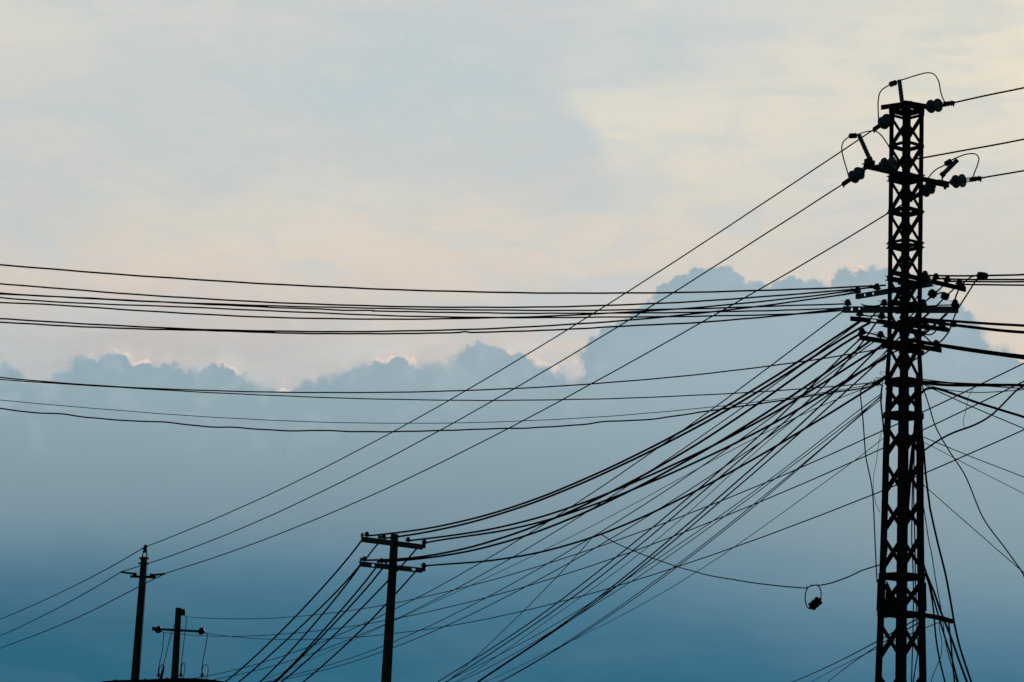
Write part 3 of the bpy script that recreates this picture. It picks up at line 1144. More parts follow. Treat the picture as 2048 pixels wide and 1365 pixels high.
def wire(name, label, cat, group, w, d0, d1, pts, fit=5, e0=0, e1=0, mat='rubber', ref=None, drop=False, wob=0.25):
    """w: apparent thickness (photograph pixels) at the first point; d0, d1: distances of the two ends.
    A span hangs in the upright plane through its two ends; with drop=True its distance simply blends between them."""
    d0, d1 = D(d0, pts[0][0]), D(d1, pts[-1][0])
    P0, P1 = at(*pts[0], d0), at(*pts[-1], d1)
    c = smooth_fit(pts, fit) if fit else catmull(pts)
    if wob and len(c) > 8:
        ph = random.random() * 6
        c = [(x, y + wob * math.sin(ph + i * .55) * math.sin(ph * 2 + i * .23)) if 0 < i < len(c) - 1 else (x, y) for i, (x, y) in enumerate(c)]
    c = extend(c, e0, e1)
    out = []
    if drop:
        n = len(c) - 1
        for i, (x, y) in enumerate(c):
            out.append(at(x, y, d0 + (d1 - d0) * i / n))
    else:
        nrm = (P1 - P0).cross(Z).normalized()
        for x, y in c:
            out.append(at_plane(x, y, P0, nrm))
    r = w * .575 * (ref or d0) / F
    b = MB()
    b.tube(out, r, 6 if w < 6 else 8)
    return solo(name, b, mat, label, cat, group, origin=out[0].copy())


def connector(parent, x, y, d, L, W, ang, n=3, lump=True):
    """ribbed black clamp box on a cable"""
    c = at(x, y, d)
    u = (RI * math.cos(ang) - UP * math.sin(ang))
    v = RI * math.sin(ang) + UP * math.cos(ang)
    s = d / F
    b = MB()
    b.bar(c - u * (L * .5 * s), c + u * (L * .5 * s), v * (W * .86 * s), fw * (W * .8 * s))
    for k in range(n):
        q = c + u * ((k - (n - 1) / 2) * L * .30 * s)
        b.bar(q - u * (L * .085 * s), q + u * (L * .085 * s), v * (W * s), fw * (W * .62 * s))
    b.tube([c - u * (L * .62 * s) , c + u * (L * .62 * s)], W * .16 * s, 8)
    return part("connector", b, 'box', parent)


GH = "high-voltage lines strung from the lattice tower to the far-left pole"
GR = "high-voltage lines running right from the lattice tower"
GB = "high-voltage lines running on left beyond the far-left pole"

# high voltage, tower to far-left pole
wire("power_line", "topmost diagonal line, from the tower top down to the head of the far-left pole", "power line", GH, 2.7, depth(S2), DL,
     [(1750, 258), (1744.6, 262), (1640, 331), (1387, 500), (1249.5, 587), (1160, 644), (1080, 693), (930.6, 783), (788, 863), (694, 913), (530, 992), (369, 1065), (290.5, 1094)], mat='bare')
wire("power_line", "second diagonal line, from the tower's left arm tip to the far-left pole's left rod", "power line", GH, 2.7, depth(S3), DL - .13,
     [(1689, 366.5), (1640, 398), (1482.6, 500), (1343, 587), (1258.6, 640), (1160, 700), (1080, 748), (989.6, 800), (879, 862), (783.7, 913), (620, 994), (465.7, 1065), (366.8, 1103), (297.6, 1127), (243, 1143.5)], mat='bare')
wire("power_line", "third diagonal line, emerging behind the tower and ending at the far-left pole's right rod", "power line", GH, 2.7, depth(S6), DL - .13,
     [(1826, 396), (1773, 429), (1722, 460), (1656.7, 500), (1516, 581), (1440, 622.6), (1407, 643), (1184.5, 768), (1125.4, 800), (1080, 824.5), (1012, 859), (906, 913), (700, 1010), (540, 1076), (439, 1111.6), (330.5, 1147.4)], mat='bare')
wire("power_line", "highest line leaving the far-left pole towards the left edge", "power line", GB, 1.9, DL, 112,
     [(290.5, 1094), (284, 1097), (180, 1156.5), (90, 1200), (0, 1239)], 3, e1=320, mat='bare')
wire("power_line", "middle line leaving the far-left pole's left rod towards the left edge", "power line", GB, 1.9, DL - .13, 112,
     [(243, 1143.5), (180, 1181.5), (90, 1230), (0, 1272)], 3, e1=320, mat='bare')
wire("power_line", "lowest line leaving the far-left pole, passing behind it to the left edge", "power line", GB, 1.9, DL - .13, 112,
     [(330.5, 1147.4), (316, 1154), (291, 1167), (276.7, 1175), (180, 1223.7), (90, 1263), (0, 1297)], 4, e1=320, mat='bare')
# high voltage, to the right
wire("power_line", "highest line at the upper right, leaving the tower top", "power line", GR, 2.9, depth(S1), 38.4,
     [(1903, 206.8), (1940, 198.5), (2000, 186), (2048, 176)], 2, e1=500, mat='bare')
wire("power_line", "middle line at the upper right, crossing in front of the tower", "power line", GR, 2.9, depth(S4), 38.0,
     [(1812, 322), (1846, 316.5), (1940, 299), (2048, 279)], 2, e1=500, mat='bare')
wire("power_line", "lowest of the upper-right lines, leaving the right tip of the high-voltage arm", "power line", GR, 2.9, depth(S5), 40.0,
     [(1957, 357.5), (1980, 353.5), (2010, 348), (2048, 342)], 2, e1=500, mat='bare')

# jumper loops at the top
J = wire("jumper_wire", "looped jumper arching over the tower top, reddish at its right end", "wire", None, 2.2, 41.2, 40.6,
         [(1757.5, 246), (1756.5, 225), (1756, 207), (1758.5, 189), (1764, 180), (1771, 175), (1778, 171), (1786, 167), (1797, 162), (1809, 158.6), (1828, 152.5), (1846.7, 147.2),
          (1856, 146), (1862, 146.6), (1868, 149), (1873, 154.5), (1878, 165), (1880, 176), (1882, 186), (1885.5, 197), (1890, 205.5)], 0, drop=True, wob=0, mat='redcable')
connector(J, 1786, 167.5, 40.95, 14, 11, -.35)
J = wire("jumper_wire", "looped jumper over the left arm tip, hooking behind the tower's leg", "wire", None, 2.2, dl + .35, 41.1,
         [(1698, 356), (1694, 341), (1687.5, 319), (1684, 303), (1683.8, 292), (1688.6, 281.5), (1699.8, 273.3), (1708, 271.5), (1717, 268.5), (1729, 264.7), (1740, 262.5), (1750, 262.6),
          (1757, 266), (1764.5, 273.5), (1771, 282.5), (1777, 292), (1786, 307), (1797, 319)], 0, drop=True, wob=0)
connector(J, 1706, 272, dl + .2, 15, 10.5, -.05)
J = wire("jumper_wire", "looped jumper arching over the right arm tip and its tilted arrester", "wire", None, 2.2, dr + .3, dr - .3,
         [(1848, 378), (1855.4, 359), (1861.7, 349.5), (1869, 342), (1876.6, 336.7), (1889, 331), (1896, 325.5), (1906, 319), (1914, 315.5), (1924, 311.5), (1934, 308.7),
          (1944, 307.6), (1952, 309), (1957.5, 315.5), (1957, 323), (1954.5, 332), (1950, 343), (1945.5, 355)], 0, drop=True, wob=0)
connector(J, 1896.5, 325.5, dr - .02, 14, 11, -.55)

# low-voltage lines to the left edge
GA = "low-voltage lines from the tower's arms to the left edge"
for lab, w, arm, pts in [
    ("uppermost of the sagging lines reaching the left edge, alone above the rest", 3.0, ('L1', .9), [(1772, 571), (1700, 574.8), (1640, 577.3), (1516, 581), (1343, 586), (1250, 586.8), (1165, 587), (1073, 586), (900, 582.5), (721.6, 577.8), (620, 572.7), (540, 568), (209, 547), (0, 530)]),
    ("second sagging line from the top at the left edge", 2.9, 'L1', [(1752, 575), (1700, 579), (1516, 595), (1304, 608), (1160, 612.5), (1080, 614.4), (1000, 615), (861, 615), (752, 612.6), (620, 608), (540, 605), (318, 592.5), (0, 568)]),
    ("sagging left line ending on the leftmost insulator of the widest arm", 2.7, 'L3', [(1693, 608), (1685.5, 607.8), (1425, 616.6), (1304, 620), (1160, 621.2), (1080, 621), (858, 619), (540, 612.4), (375, 606), (272.5, 602), (151, 596.5), (0, 586.5)]),
    ("kinked sagging line in the left bundle that dips at a splice left of centre", 2.7, 'L3', [(1690, 616.5), (1600, 620), (1352.5, 625.6), (1160, 627), (1080, 627), (994, 626.6), (764, 623), (752, 622), (740, 621), (691, 621), (620, 618), (540, 615), (363, 606.6), (212, 598.4), (0, 588.5)]),
    ("left-bundle line reaching the left edge between the close pair and the lower single", 2.7, 'L3', [(1689, 621), (1582.6, 628.7), (1352, 633), (1160, 635.6), (1080, 635.6), (933.6, 635.4), (776, 631), (620, 625.6), (540, 622.5), (303, 612), (0, 595.5)]),
    ("fifth-level left line that climbs across its neighbours to the upper slanting arm", 2.8, 'L1', [(1713, 581), (1700, 584), (1540, 601.4), (1370.6, 617.5), (1267.7, 624), (1160, 630), (1080, 633), (1000, 636), (933.6, 637.4), (797, 638.7), (620, 637), (540, 635), (439, 631), (287.6, 622), (0, 605.5)]),
    ("upper of the lowest close pair of sagging lines, with a frayed end near the tower", 2.9, 'L1', [(1713, 586), (1670, 592), (1413, 625.6), (1255.6, 640.8), (1160, 648), (1080, 653), (933.6, 659.2), (721.6, 663.5), (620, 663.8), (540, 662.8), (408.7, 659), (200, 650), (0, 637.8)]),
    ("lowest of the dark sagging lines, with a small hump at mid span", 2.9, 'L3', [(1688, 617.5), (1679.5, 618.5), (1576.5, 630), (1407, 644.7), (1231, 653.5), (1160, 658), (1080, 661.3), (1000, 664), (955, 665.4), (945.7, 665.6), (939, 664.8), (933.6, 663.8), (927, 664), (921.5, 665), (905, 666), (860, 667), (721.6, 668), (620, 667.4), (540, 665.8), (454, 662.6), (212, 656), (0, 645)]),
]:
    kink = 'kink' in lab or 'hump' in lab
    o = wire("power_line", lab, "power line", GA, w, arm, 42.4, pts, 0 if kink else 6, e1=500, mat='rubber', wob=.35)
    if 'frayed' in lab:
        b = MB()
        for x, y, ln in ((1697, 588.5, 3), (1690, 589.5, 4), (1684, 590.5, 3), (1679, 591.5, 2.5), (1704, 586, 3)):
            p = at(x, y, interp_depth('L1', 1712))
            b.tube([p, p + Vector((-.006, 0, -ln * .0085))], [.010, .003], 6)
        b.tube([at(x, y, interp_depth('L1', 1712) - .01) for x, y in ((1706, 585.5), (1698, 587.5), (1688, 589.5))], .016, 6)
        part("frayed_tape", b, 'rubber', o)

# thin telephone wires to the left edge
GT = "thin communication wires sagging to the left edge"
wire("telephone_wire", "upper of the twin thin wires below the cloud tops, rising most at the tower", "wire", GT, 2.3, 41, 43,
     [(1768, 697), (1700, 709), (1546, 731.6), (1382.8, 750.7), (1186, 768), (1080, 774.6), (930.6, 782), (812.5, 784.6), (631, 785), (514.7, 783.7), (363, 780.5), (121, 765.8), (0, 755)], 6, e1=500)
wire("telephone_wire", "lower of the twin thin wires below the cloud tops, nearly level at the tower", "wire", GT, 2.0, 41, 43,
     [(1760, 765), (1700, 769.8), (1625, 777), (1413, 790), (1300, 795), (1080, 800.6), (1000, 801), (873, 800.6), (721.6, 798), (620, 794), (499.5, 790), (363, 782), (121, 768), (0, 759.5)], 6, e1=500)
wire("telephone_wire", "faintest hair-thin wire sagging across the left, just above the wavy one", "wire", GT, 1.3, 41, 43,
     [(1758, 767), (1564, 798), (1443, 812), (1322, 824.5), (1160, 837), (1080, 841), (964, 845), (782, 846.7), (620, 844), (540, 841), (303, 826.4), (0, 800.6)], 6, e1=500, mat='bare')
wire("telephone_wire", "lowest wavy wire sagging across the left of the picture", "wire", GT, 2.6, 41, 43,
     [(1760, 768.5), (1735, 775), (1700, 781), (1625, 791.5), (1534, 806), (1443, 818.5), (1310, 838), (1213, 843.6), (1165, 849.5), (1080, 855), (1054.7, 857), (979, 858), (873, 862), (721.6, 864), (640, 861), (591.5, 862.4),
      (530, 860), (469, 855), (408.7, 853.6), (327, 844.5), (257, 842), (181.6, 836), (121, 828), (60.5, 825.5), (0, 817)], 0, e1=500, wob=.5)

# insulated cables, tower to middle pole
GM = "thick insulated cables from the tower to the middle pole"
for lab, w, a0, a1, pts in [
    ("uppermost thick cable to the middle pole, ending on the upper arm's leftmost insulator", 4.4, 'L4', 'M1', [(1724, 640), (1663, 680), (1597, 723), (1480, 796.5), (1434.8, 823), (1371.8, 858.6), (1240, 926), (1166, 960), (1040, 1009), (994, 1025), (896.7, 1049), (739.8, 1072), (735, 1072)]),
    ("second thick cable to the middle pole, passing just behind its head", 4.6, 'L4', ('M1', .1), [(1740, 645.5), (1641, 704.5), (1619, 719.5), (1480, 805.5), (1456.8, 819), (1240, 932), (1180.6, 960), (1040, 1015), (1011, 1025), (896.7, 1056), (797, 1073.5), (768, 1077.5)]),
    ("thick cable leaving the low left-hand insulator in a bend, ending on the lower arm", 4.6, 'L5', 'M2', [(1726, 665), (1717, 668), (1697, 680), (1641, 720), (1559, 777.7), (1480, 833), (1331, 925), (1275, 956), (1240, 976), (1198, 998), (1113, 1035), (1088, 1046), (1040, 1064.7), (949, 1091), (796, 1119.5), (730, 1121)]),
    ("thick cable from the tower's left leg to the upper arm's third insulator", 4.4, 41, 'M1', [(1772, 687), (1744, 705), (1663, 756), (1596, 797), (1540, 830), (1496, 855), (1398, 907), (1276, 960.5), (1240, 975), (1195, 998), (1134, 1017), (1040, 1045.7), (951.5, 1064), (817.5, 1082)]),
    ("thick cable from under the lowest arm to the lower arm beside the pole", 4.6, 'L5', 'M2', [(1743, 680), (1697, 713), (1648, 748), (1607, 776), (1575, 799), (1480, 859.5), (1398, 907), (1310, 957), (1240, 992), (1172, 1023), (1059, 1070), (1040, 1077), (929, 1102), (796, 1124), (764, 1124)]),
    ("thick cable from the tower's left leg to the upper arm's outermost right insulator", 4.4, 41, 'M1', [(1770, 717.5), (1699.7, 757), (1648, 788), (1601.6, 815.8), (1538.6, 852), (1492, 876), (1369, 935), (1310, 960), (1260, 983), (1205.5, 1004), (1157, 1020), (1094, 1040.6), (1040, 1055), (979, 1066), (851, 1086)]),
    ("lowest thick cable to the middle pole, ending on the lower arm's right tip", 4.2, 41, 'M2', [(1766, 760.5), (1752.5, 769), (1702.6, 800), (1600, 864), (1538.6, 901), (1480, 934), (1448, 951), (1386.5, 986), (1309.5, 1023), (1204, 1068), (1142.5, 1089), (1040, 1112), (954, 1124.6), (849, 1132)]),
]:
    wire("cable", lab, "cable", GM, w, a0, a1, pts, 6)

# thinner service wires passing behind the middle pole
GS = "thin wires from the tower sloping behind the middle pole to the lower left"
for lab, w, a0, pts in [
    ("thin wire from the widest arm's left tip, sloping behind the middle pole", 2.5, 'L3', [(1686, 623), (1663, 640), (1542, 731), (1480, 778), (1418.7, 823), (1380.6, 851), (1342.5, 877.6), (1306, 902.5), (1240, 948), (1174.8, 993), (1113, 1033), (1036, 1081), (964, 1124.6), (829.4, 1199), (770.8, 1228.6), (725, 1249), (671, 1272.5), (575.6, 1309), (478.5, 1339), (400, 1355)]),
    ("thin wire from the fourth arm's left end, second of those sloping behind the middle pole", 2.4, 'L4', [(1722, 643), (1653, 694), (1575, 751), (1531, 782), (1480, 819), (1420, 861.5), (1331, 921.6), (1254, 973), (1195, 1011), (1161.6, 1033), (1040, 1106.5), (1018.7, 1118), (899, 1184), (789.6, 1241.7), (706, 1275), (630, 1306), (558.8, 1328.6), (456, 1354)]),
    ("thin wire from the lowest arm that runs close beside a fainter wire at mid span", 2.4, 'L5', [(1748, 684), (1697, 722), (1629, 770), (1562, 821), (1490, 873), (1457, 896.7), (1395, 939), (1303, 1000), (1256.8, 1030), (1175, 1080), (1098.6, 1126), (1040, 1159), (969, 1197), (899, 1234), (787, 1284), (646.6, 1334), (560.7, 1357)]),
    ("faintest wire sloping behind the middle pole, from the tangle at the tower's left leg", 1.5, 41, [(1751, 770), (1735, 777.7), (1663, 805), (1622, 820), (1585.5, 838.5), (1521, 871), (1460, 902.5), (1395, 938.5), (1284, 1000), (1186.5, 1051), (1085, 1102), (1040, 1124), (946.5, 1169.5), (804.5, 1234), (719.5, 1275), (642.9, 1311), (579, 1337), (527, 1360)]),
    ("lowest thin wire crossing behind the middle pole near the bottom edge", 2.4, 41, [(1768, 713), (1700, 761), (1641, 803), (1580, 843), (1556, 860), (1498, 901), (1443.6, 938.5), (1348, 1000), (1309, 1024.5), (1218.7, 1080), (1142.5, 1122.6), (1053.6, 1173), (916.6, 1241.7), (787, 1295), (631.6, 1345), (527, 1366)]),
]:
    wire("service_wire", lab, "wire", GS, w, a0, 95, pts, 6, e1=160)

# cables falling steeply to the bottom edge left of centre
GD = "cables from the tower falling steeply to the bottom edge"
for lab, w, a0, pts in [
    ("steep cable from the lowest arm's left tip, first to reach the bottom edge", 3.3, 'L5', [(1721, 678), (1685, 712), (1656, 740), (1612, 783), (1553, 840), (1506, 882), (1460, 925), (1401, 976), (1344, 1022), (1303.4, 1056.7), (1232, 1115), (1176, 1160), (1117.8, 1203.4), (998, 1287.5), (942, 1323), (875, 1365)]),
    ("steep cable beside the first, from behind the fourth arm", 3.2, 'L4', [(1752, 646), (1738, 659), (1726, 681), (1700, 720), (1677.7, 743), (1626.5, 791), (1573.7, 840), (1530, 878), (1480, 921.6), (1426, 965.5), (1332.7, 1046), (1268.5, 1100.6), (1191, 1160), (1136.5, 1201.5), (1009.4, 1289), (891.8, 1365)]),
    ("thick-looking steep cable from the tower's left leg, upper of the merging pair", 3.6, 41, [(1772, 681), (1749.5, 704), (1721.7, 732), (1697, 757), (1661.6, 792), (1609, 840), (1552, 895), (1480, 959), (1419, 1011), (1344.4, 1074), (1243.6, 1160), (1168, 1218), (1103, 1263), (998, 1336), (953.4, 1365)]),
    ("steep cable from the tower's left leg, lower of the merging pair", 3.3, 41, [(1772, 710), (1743.7, 736), (1699.7, 776), (1629.4, 840), (1594, 871), (1480, 970.6), (1438, 1005.4), (1362, 1069), (1252.4, 1160), (1166, 1223), (1103, 1266), (998, 1338), (957, 1365)]),
    ("hair-thin steep wire between the two thick steep pairs", 1.7, 41, [(1768, 708), (1657, 791), (1610, 823), (1582, 842), (1550, 870), (1487.5, 928), (1451, 960), (1372, 1030), (1295, 1093), (1211, 1160), (1166, 1192), (1002, 1308), (964.6, 1332), (908.6, 1365)]),
    ("upper thin wire of the fan starting below the tower's clamp", 1.9, 41, [(1764, 787), (1746.6, 800), (1640, 882), (1532.7, 965), (1484, 1000), (1426.5, 1042), (1315, 1119.7), (1249.5, 1160), (1166, 1216), (1084, 1265), (1002, 1308), (901, 1359)]),
    ("second thin wire of the fan starting below the tower's clamp", 1.9, 41, [(1764, 792), (1723, 825), (1610, 912), (1548, 960), (1452.8, 1030), (1321, 1124), (1268.5, 1160), (1147.7, 1235), (1093.5, 1270.7), (1020.7, 1311.8), (914, 1365)]),
    ("third wire of the fan starting below the tower's clamp, in the lower close pair", 2.1, 41, [(1764, 790), (1723, 828), (1660, 882), (1594, 939), (1518, 1000), (1505.6, 1011), (1350, 1133), (1240, 1212.7), (1106.6, 1302), (994.5, 1365)]),
    ("lowest wire of the fan starting below the tower's clamp, touching its neighbour at mid span", 2.1, 41, [(1765, 796), (1720, 832), (1665, 880), (1601.6, 935), (1522.5, 1001), (1353, 1135.5), (1319.5, 1161), (1240, 1217), (1106.6, 1304), (1002, 1365)]),
    ("single faint wire from the tower's left leg, lowest of all the steep ones", 1.4, 41, [(1766, 877), (1711, 920), (1601.6, 1000), (1463, 1097.7), (1391, 1146), (1240, 1233), (1145.8, 1280), (1106.6, 1300.5), (966.5, 1365)]),
]:
    wire("cable", lab, "cable", GD, w, a0, 70, pts, 6 if '"second' not in lab else 0, e1=140)

# lines from the T-shaped pole passing the tower to the right edge
GQ = "lines from the T-shaped pole passing the tower to the right edge"
wire("power_line", "upper long line from the T-shaped pole's head, rising past the tower to the right edge", "power line", GQ, .95, DTP - .3, 31.0,
     [(370.5, 1234), (400, 1236.5), (471, 1238.5), (516, 1238), (594, 1233), (680, 1223), (772, 1211), (829.4, 1199), (944, 1171), (1098.6, 1126), (1196.7, 1093), (1300.7, 1058), (1412, 1015), (1521.7, 969.5), (1601.6, 935), (1765.6, 861.5), (1839, 828), (1930, 784), (2021, 740), (2048, 727)], 7, e1=700, mat='bare')
wire("power_line", "middle long line from the T-shaped pole's left insulator to the right edge", "power line", GQ, .95, DTP - .4, 31.5,
     [(327, 1265.5), (362, 1269.5), (422, 1272), (463.5, 1273), (553, 1269.7), (615, 1264.7), (680, 1255.7), (770, 1242.6), (899, 1214), (1048.6, 1174), (1094, 1160), (1232, 1116.7), (1343, 1074), (1429.4, 1040.6), (1508.5, 1009), (1580, 978.5), (1699.7, 927), (1765.6, 897.4), (1843, 861), (1950, 811), (2048, 763)], 7, e1=700, mat='bare')
wire("power_line", "lowest long line from the T-shaped pole's right insulator to the right edge", "power line", GQ, .95, DTP - .4, 32.0,
     [(412, 1266.3), (469, 1274), (553, 1279), (605.5, 1279.6), (699, 1276), (768, 1270.7), (894, 1251.6), (1048.6, 1221.8), (1138, 1199.7), (1215, 1179), (1274, 1160), (1353, 1134), (1455.8, 1099), (1580, 1054), (1720, 1000), (1761, 983.8), (1842, 950), (1950, 903), (2048, 860)], 7, e1=700, mat='bare')

# loose wire tied between cables, with the coil
RW = wire("telephone_wire", "loose wire with a small hanging coil, tied between a cable and the tower's left leg", "wire", None, 1.9, 48.5, 40.9,
          [(1203, 1069.5), (1227.5, 1084.5), (1267, 1102), (1340, 1129), (1393, 1145), (1419, 1151.5), (1469, 1160), (1520, 1168), (1560, 1172.6), (1609, 1176.5), (1615.5, 1175), (1622, 1172), (1631, 1170.5), (1637, 1171.3), (1648, 1169.5), (1665.5, 1165.6), (1700, 1153), (1722, 1142), (1758, 1130.5)], 0, wob=.3)
dk = 43.0
b = MB()
lp = catmull([(1615.5, 1175.5), (1611.8, 1184), (1610.3, 1195), (1611.5, 1207), (1615.5, 1215.5), (1620, 1218), (1628, 1216), (1637, 1205), (1641.5, 1196), (1642.3, 1188), (1640.5, 1178), (1636, 1171.5)], 3)
b.tube([at(x, y, dk) for x, y in lp], 1.15 * dk / F, 6)
part("coil", b, 'rubber', RW)
b = MB()
for x, y, dx, dy in ((1614, 1175, -1.5, -6), (1622, 1172, .5, -6), (1633, 1170.5, .5, -4)):
    b.tube([at(x, y, dk), at(x + dx, y + dy, dk)], [.006, .002], 6)
part("tie_end", b, 'rubber', RW)
connector(RW, 1630.5, 1207.5, dk, 25, 17, -.72, 3)
wire("telephone_wire", "thin wire curving steeply down from the lowest thick cable to the bottom edge", "wire", None, 1.6, 49.2, 66,
     [(1183.5, 1076.5), (1154, 1109), (1116, 1153), (1045, 1224), (979.6, 1287.5), (942, 1323), (897, 1362)], 4, e1=120)

# service drops from the middle pole
GP = "service drops fanning down-left from the middle pole"
for lab, a0, w, pts in [
    ("leftmost service drop, from the upper arm's left tip of the middle pole", 'M1', 3.2, [(723, 1082), (680, 1136), (629.8, 1192), (590.5, 1234), (549.5, 1276), (480, 1340), (452, 1363)]),
    ("upper of the two service drops parting at the lower arm's left tip", 'M2', 3.1, [(719, 1132), (697, 1159), (680, 1176), (624, 1231), (586.8, 1269), (519.6, 1328.6), (476.6, 1365)]),
    ("lower of the two service drops parting at the lower arm's left tip", 'M2', 3.1, [(719.5, 1133), (697, 1163.5), (646.6, 1227.7), (611, 1268), (558.8, 1326.7), (519.6, 1365)]),
    ("service drop from the lower arm, upper of the close parallel pair", 'M2', 3.2, [(751, 1137), (680, 1223.5), (648.5, 1259.5), (601.8, 1311.8), (545.7, 1366)]),
    ("service drop from the lower arm, lower of the close parallel pair", 'M2', 3.2, [(764, 1138.5), (691.4, 1223), (642.9, 1274), (586.8, 1331), (549.5, 1367)]),
    ("service drop from the upper arm's right end, passing behind the middle pole", ('M1', .3), 3.1, [(833, 1098), (804.5, 1131), (773.4, 1164.5), (721.3, 1219), (661.5, 1277), (611, 1324), (560.7, 1366)]),
    ("rightmost service drop, from the lower arm's right end behind the middle pole", ('M2', .3), 3.1, [(830, 1145), (792, 1187), (771, 1210.6), (736, 1246), (691.4, 1291), (635.4, 1340), (605.5, 1365)]),
]:
    wire("service_drop", lab, "cable", GP, w, a0, 62, pts, 4, e1=130)
wire("jumper_wire", "short jumper linking the middle pole's two arms at their left ends", "wire", None, 3.0, 'M1', 'M2',
     [(756, 1088), (745, 1101), (733, 1117), (730, 1122)], 0, drop=True, wob=0)

# drops below the T-shaped pole
GW = "thin drop wires from the T-shaped pole to the fuse cut-outs"
wire("drop_wire", "thin drop wire from the T-pole's left insulator with a hook at its foot", "wire", GW, 1.4, DTP - .35, DTP - .35,
     [(326, 1265), (327.5, 1269), (326.8, 1280), (324, 1304), (319, 1328), (316.5, 1342), (317.5, 1344), (320.7, 1333), (326, 1328.7), (328, 1333), (327, 1343), (325, 1350), (322, 1360)], 0, drop=True, wob=0, mat='bare')
wire("drop_wire", "thin drop wire from the T-pole's head with a tall hook right of the shaft", "wire", GW, 1.4, DTP - .35, DTP - .35,
     [(370.5, 1234), (372.5, 1238), (372.3, 1246), (369, 1275), (364, 1318), (361.3, 1344), (362.4, 1345), (363.5, 1332), (366.8, 1325.4), (369.7, 1331), (369, 1344), (365.7, 1360)], 0, drop=True, wob=0, mat='bare')
wire("drop_wire", "thin drop wire from the T-pole's right insulator with a hook at its foot", "wire", GW, 1.4, DTP - .35, DTP - .35,
     [(412, 1266.5), (414.6, 1269.5), (414.4, 1276), (408.6, 1307), (404.5, 1332), (403.3, 1343), (404, 1343), (406.4, 1332), (412, 1329.4), (416, 1335), (416, 1346), (412, 1362)], 0, drop=True, wob=0, mat='bare')
o = wire("drop_wire", "thin drop wire slanting left from the T-pole's shaft to a dark fuse tube", "wire", GW, 1.4, DTP - .3, DTP - .35,
     [(349, 1250), (346, 1258), (341.5, 1271.6), (331.6, 1311), (327, 1331), (324, 1350)], 0, drop=True, wob=0, mat='bare')
b = MB()
b.tube([at(327.2, 1333, DTP - .36), at(325.5, 1343, DTP - .36), at(321.5, 1359, DTP - .36)], [.03, .045, .05], 8)
part("fuse_tube", b, 'box', o)

# low-voltage lines, right side
GE = "low-voltage lines from the tower's upper right arm to the right edge"
o = wire("power_line", "topmost level line on the right, with a black connector box", "power line", GE, 3.2, 'L2', 40.2,
         [(1852, 551.5), (1880, 552), (1954, 552), (2000, 551), (2048, 549.6)], 3, e1=500)
connector(o, 1964.5, 552.5, 40.9, 19, 16, .15, 2)
wire("power_line", "second level line on the right below the connector box", "power line", GE, 3.0, 'L2', 40.3, [(1875, 558), (1900, 558.8), (1970, 559.3), (2048, 559.5)], 2, e1=500)
wire("power_line", "third level line on the right below the connector box", "power line", GE, 3.0, 'L2', 40.4, [(1898, 563.2), (1930, 563.8), (1990, 563.8), (2048, 563.8)], 2, e1=500)
wire("power_line", "lowest level line on the right, from the arm's end insulator", "power line", GE, 3.0, 'L2', 40.6, [(1922, 569), (1960, 569.8), (2000, 570.3), (2048, 570.8)], 2, e1=500)
GF = "heavy cables from the tower's lower right arms to the right edge"
wire("cable", "upper heavy cable sloping gently to the right edge from the fourth arm", "cable", GF, 4.6, 40.8, 39.5, [(1800, 634), (1839, 638.5), (1909, 643), (1980, 647.5), (2048, 651.7)], 2, e1=500)
wire("cable", "second heavy cable sloping gently to the right edge, with a small clamp", "cable", GF, 5.2, 40.7, 39.5, [(1800, 636), (1839, 641.5), (1884, 646.7), (1909, 651.5), (1980, 659), (2048, 665)], 3, e1=500)
connector([q for q in bpy.data.objects if q.get("label", "").startswith("second heavy")][0], 1906.5, 649.5, 40.3, 11, 11, .1, 2)
wire("cable", "upper of the doubled heavy cables leaving the lowest arm to the right", "cable", GF, 4.4, 40.7, 39.5, [(1800, 676), (1839, 683.5), (1876.6, 689), (1960, 701), (2048, 712.3)], 2, e1=500)
wire("cable", "lower of the doubled heavy cables leaving the lowest arm to the right", "cable", GF, 4.6, 40.75, 39.4, [(1802, 679), (1839, 686), (1876.6, 691.5), (1960, 704.5), (2048, 717)], 2, e1=500)

# communication cables, right side
GC = "communication cables leaving the tower's clamp to the right"
wire("telephone_wire", "uppermost thin wire leaving the tower's clamp to the right, sagging into the level bundle", "wire", GC, 1.9, 40.9, 39.6, [(1836, 757.5), (1839, 758.5), (1901.5, 766), (1970, 772.5), (2048, 777.5)], 3, e1=400)
wire("cable", "thick level cable leaving the tower's clamp straight to the right edge", "cable", GC, 4.8, 40.8, 39.6, [(1836, 764), (1846, 766.5), (1889, 770), (1960, 771), (2048, 771.5)], 3, e1=400)
wire("cable", "slimmer cable lying on the thick level one right of the clamp", "cable", GC, 2.8, 40.7, 39.5, [(1836, 762), (1860, 764), (1929, 767.5), (1990, 769.2), (2048, 769.8)], 3, e1=400)
wire("cable", "thick cable arching from the tower's right leg, then sloping down to the right edge", "cable", GC, 4.6, 40.7, 39.0, [(1836, 800), (1842, 787), (1852, 779), (1862, 777), (1870, 777.2), (1889, 782), (1956, 806), (2048, 834.6)], 0, e1=400)
wire("telephone_wire", "thin wire from the clamp crossing under the thick sloping cable to the right edge", "wire", GC, 2.1, 40.7, 38.8, [(1838, 765), (1850, 771), (1864, 777.4), (1904, 796), (1988.7, 833), (2048, 857.5)], 4, e1=400)
wire("telephone_wire", "thin slack wire dipping below the level bundle right of the clamp", "wire", GC, 1.6, 40.7, 39.5, [(1842, 766), (1871.6, 776.5), (1939, 783.6), (1993.7, 785), (2048, 780)], 3, e1=400)
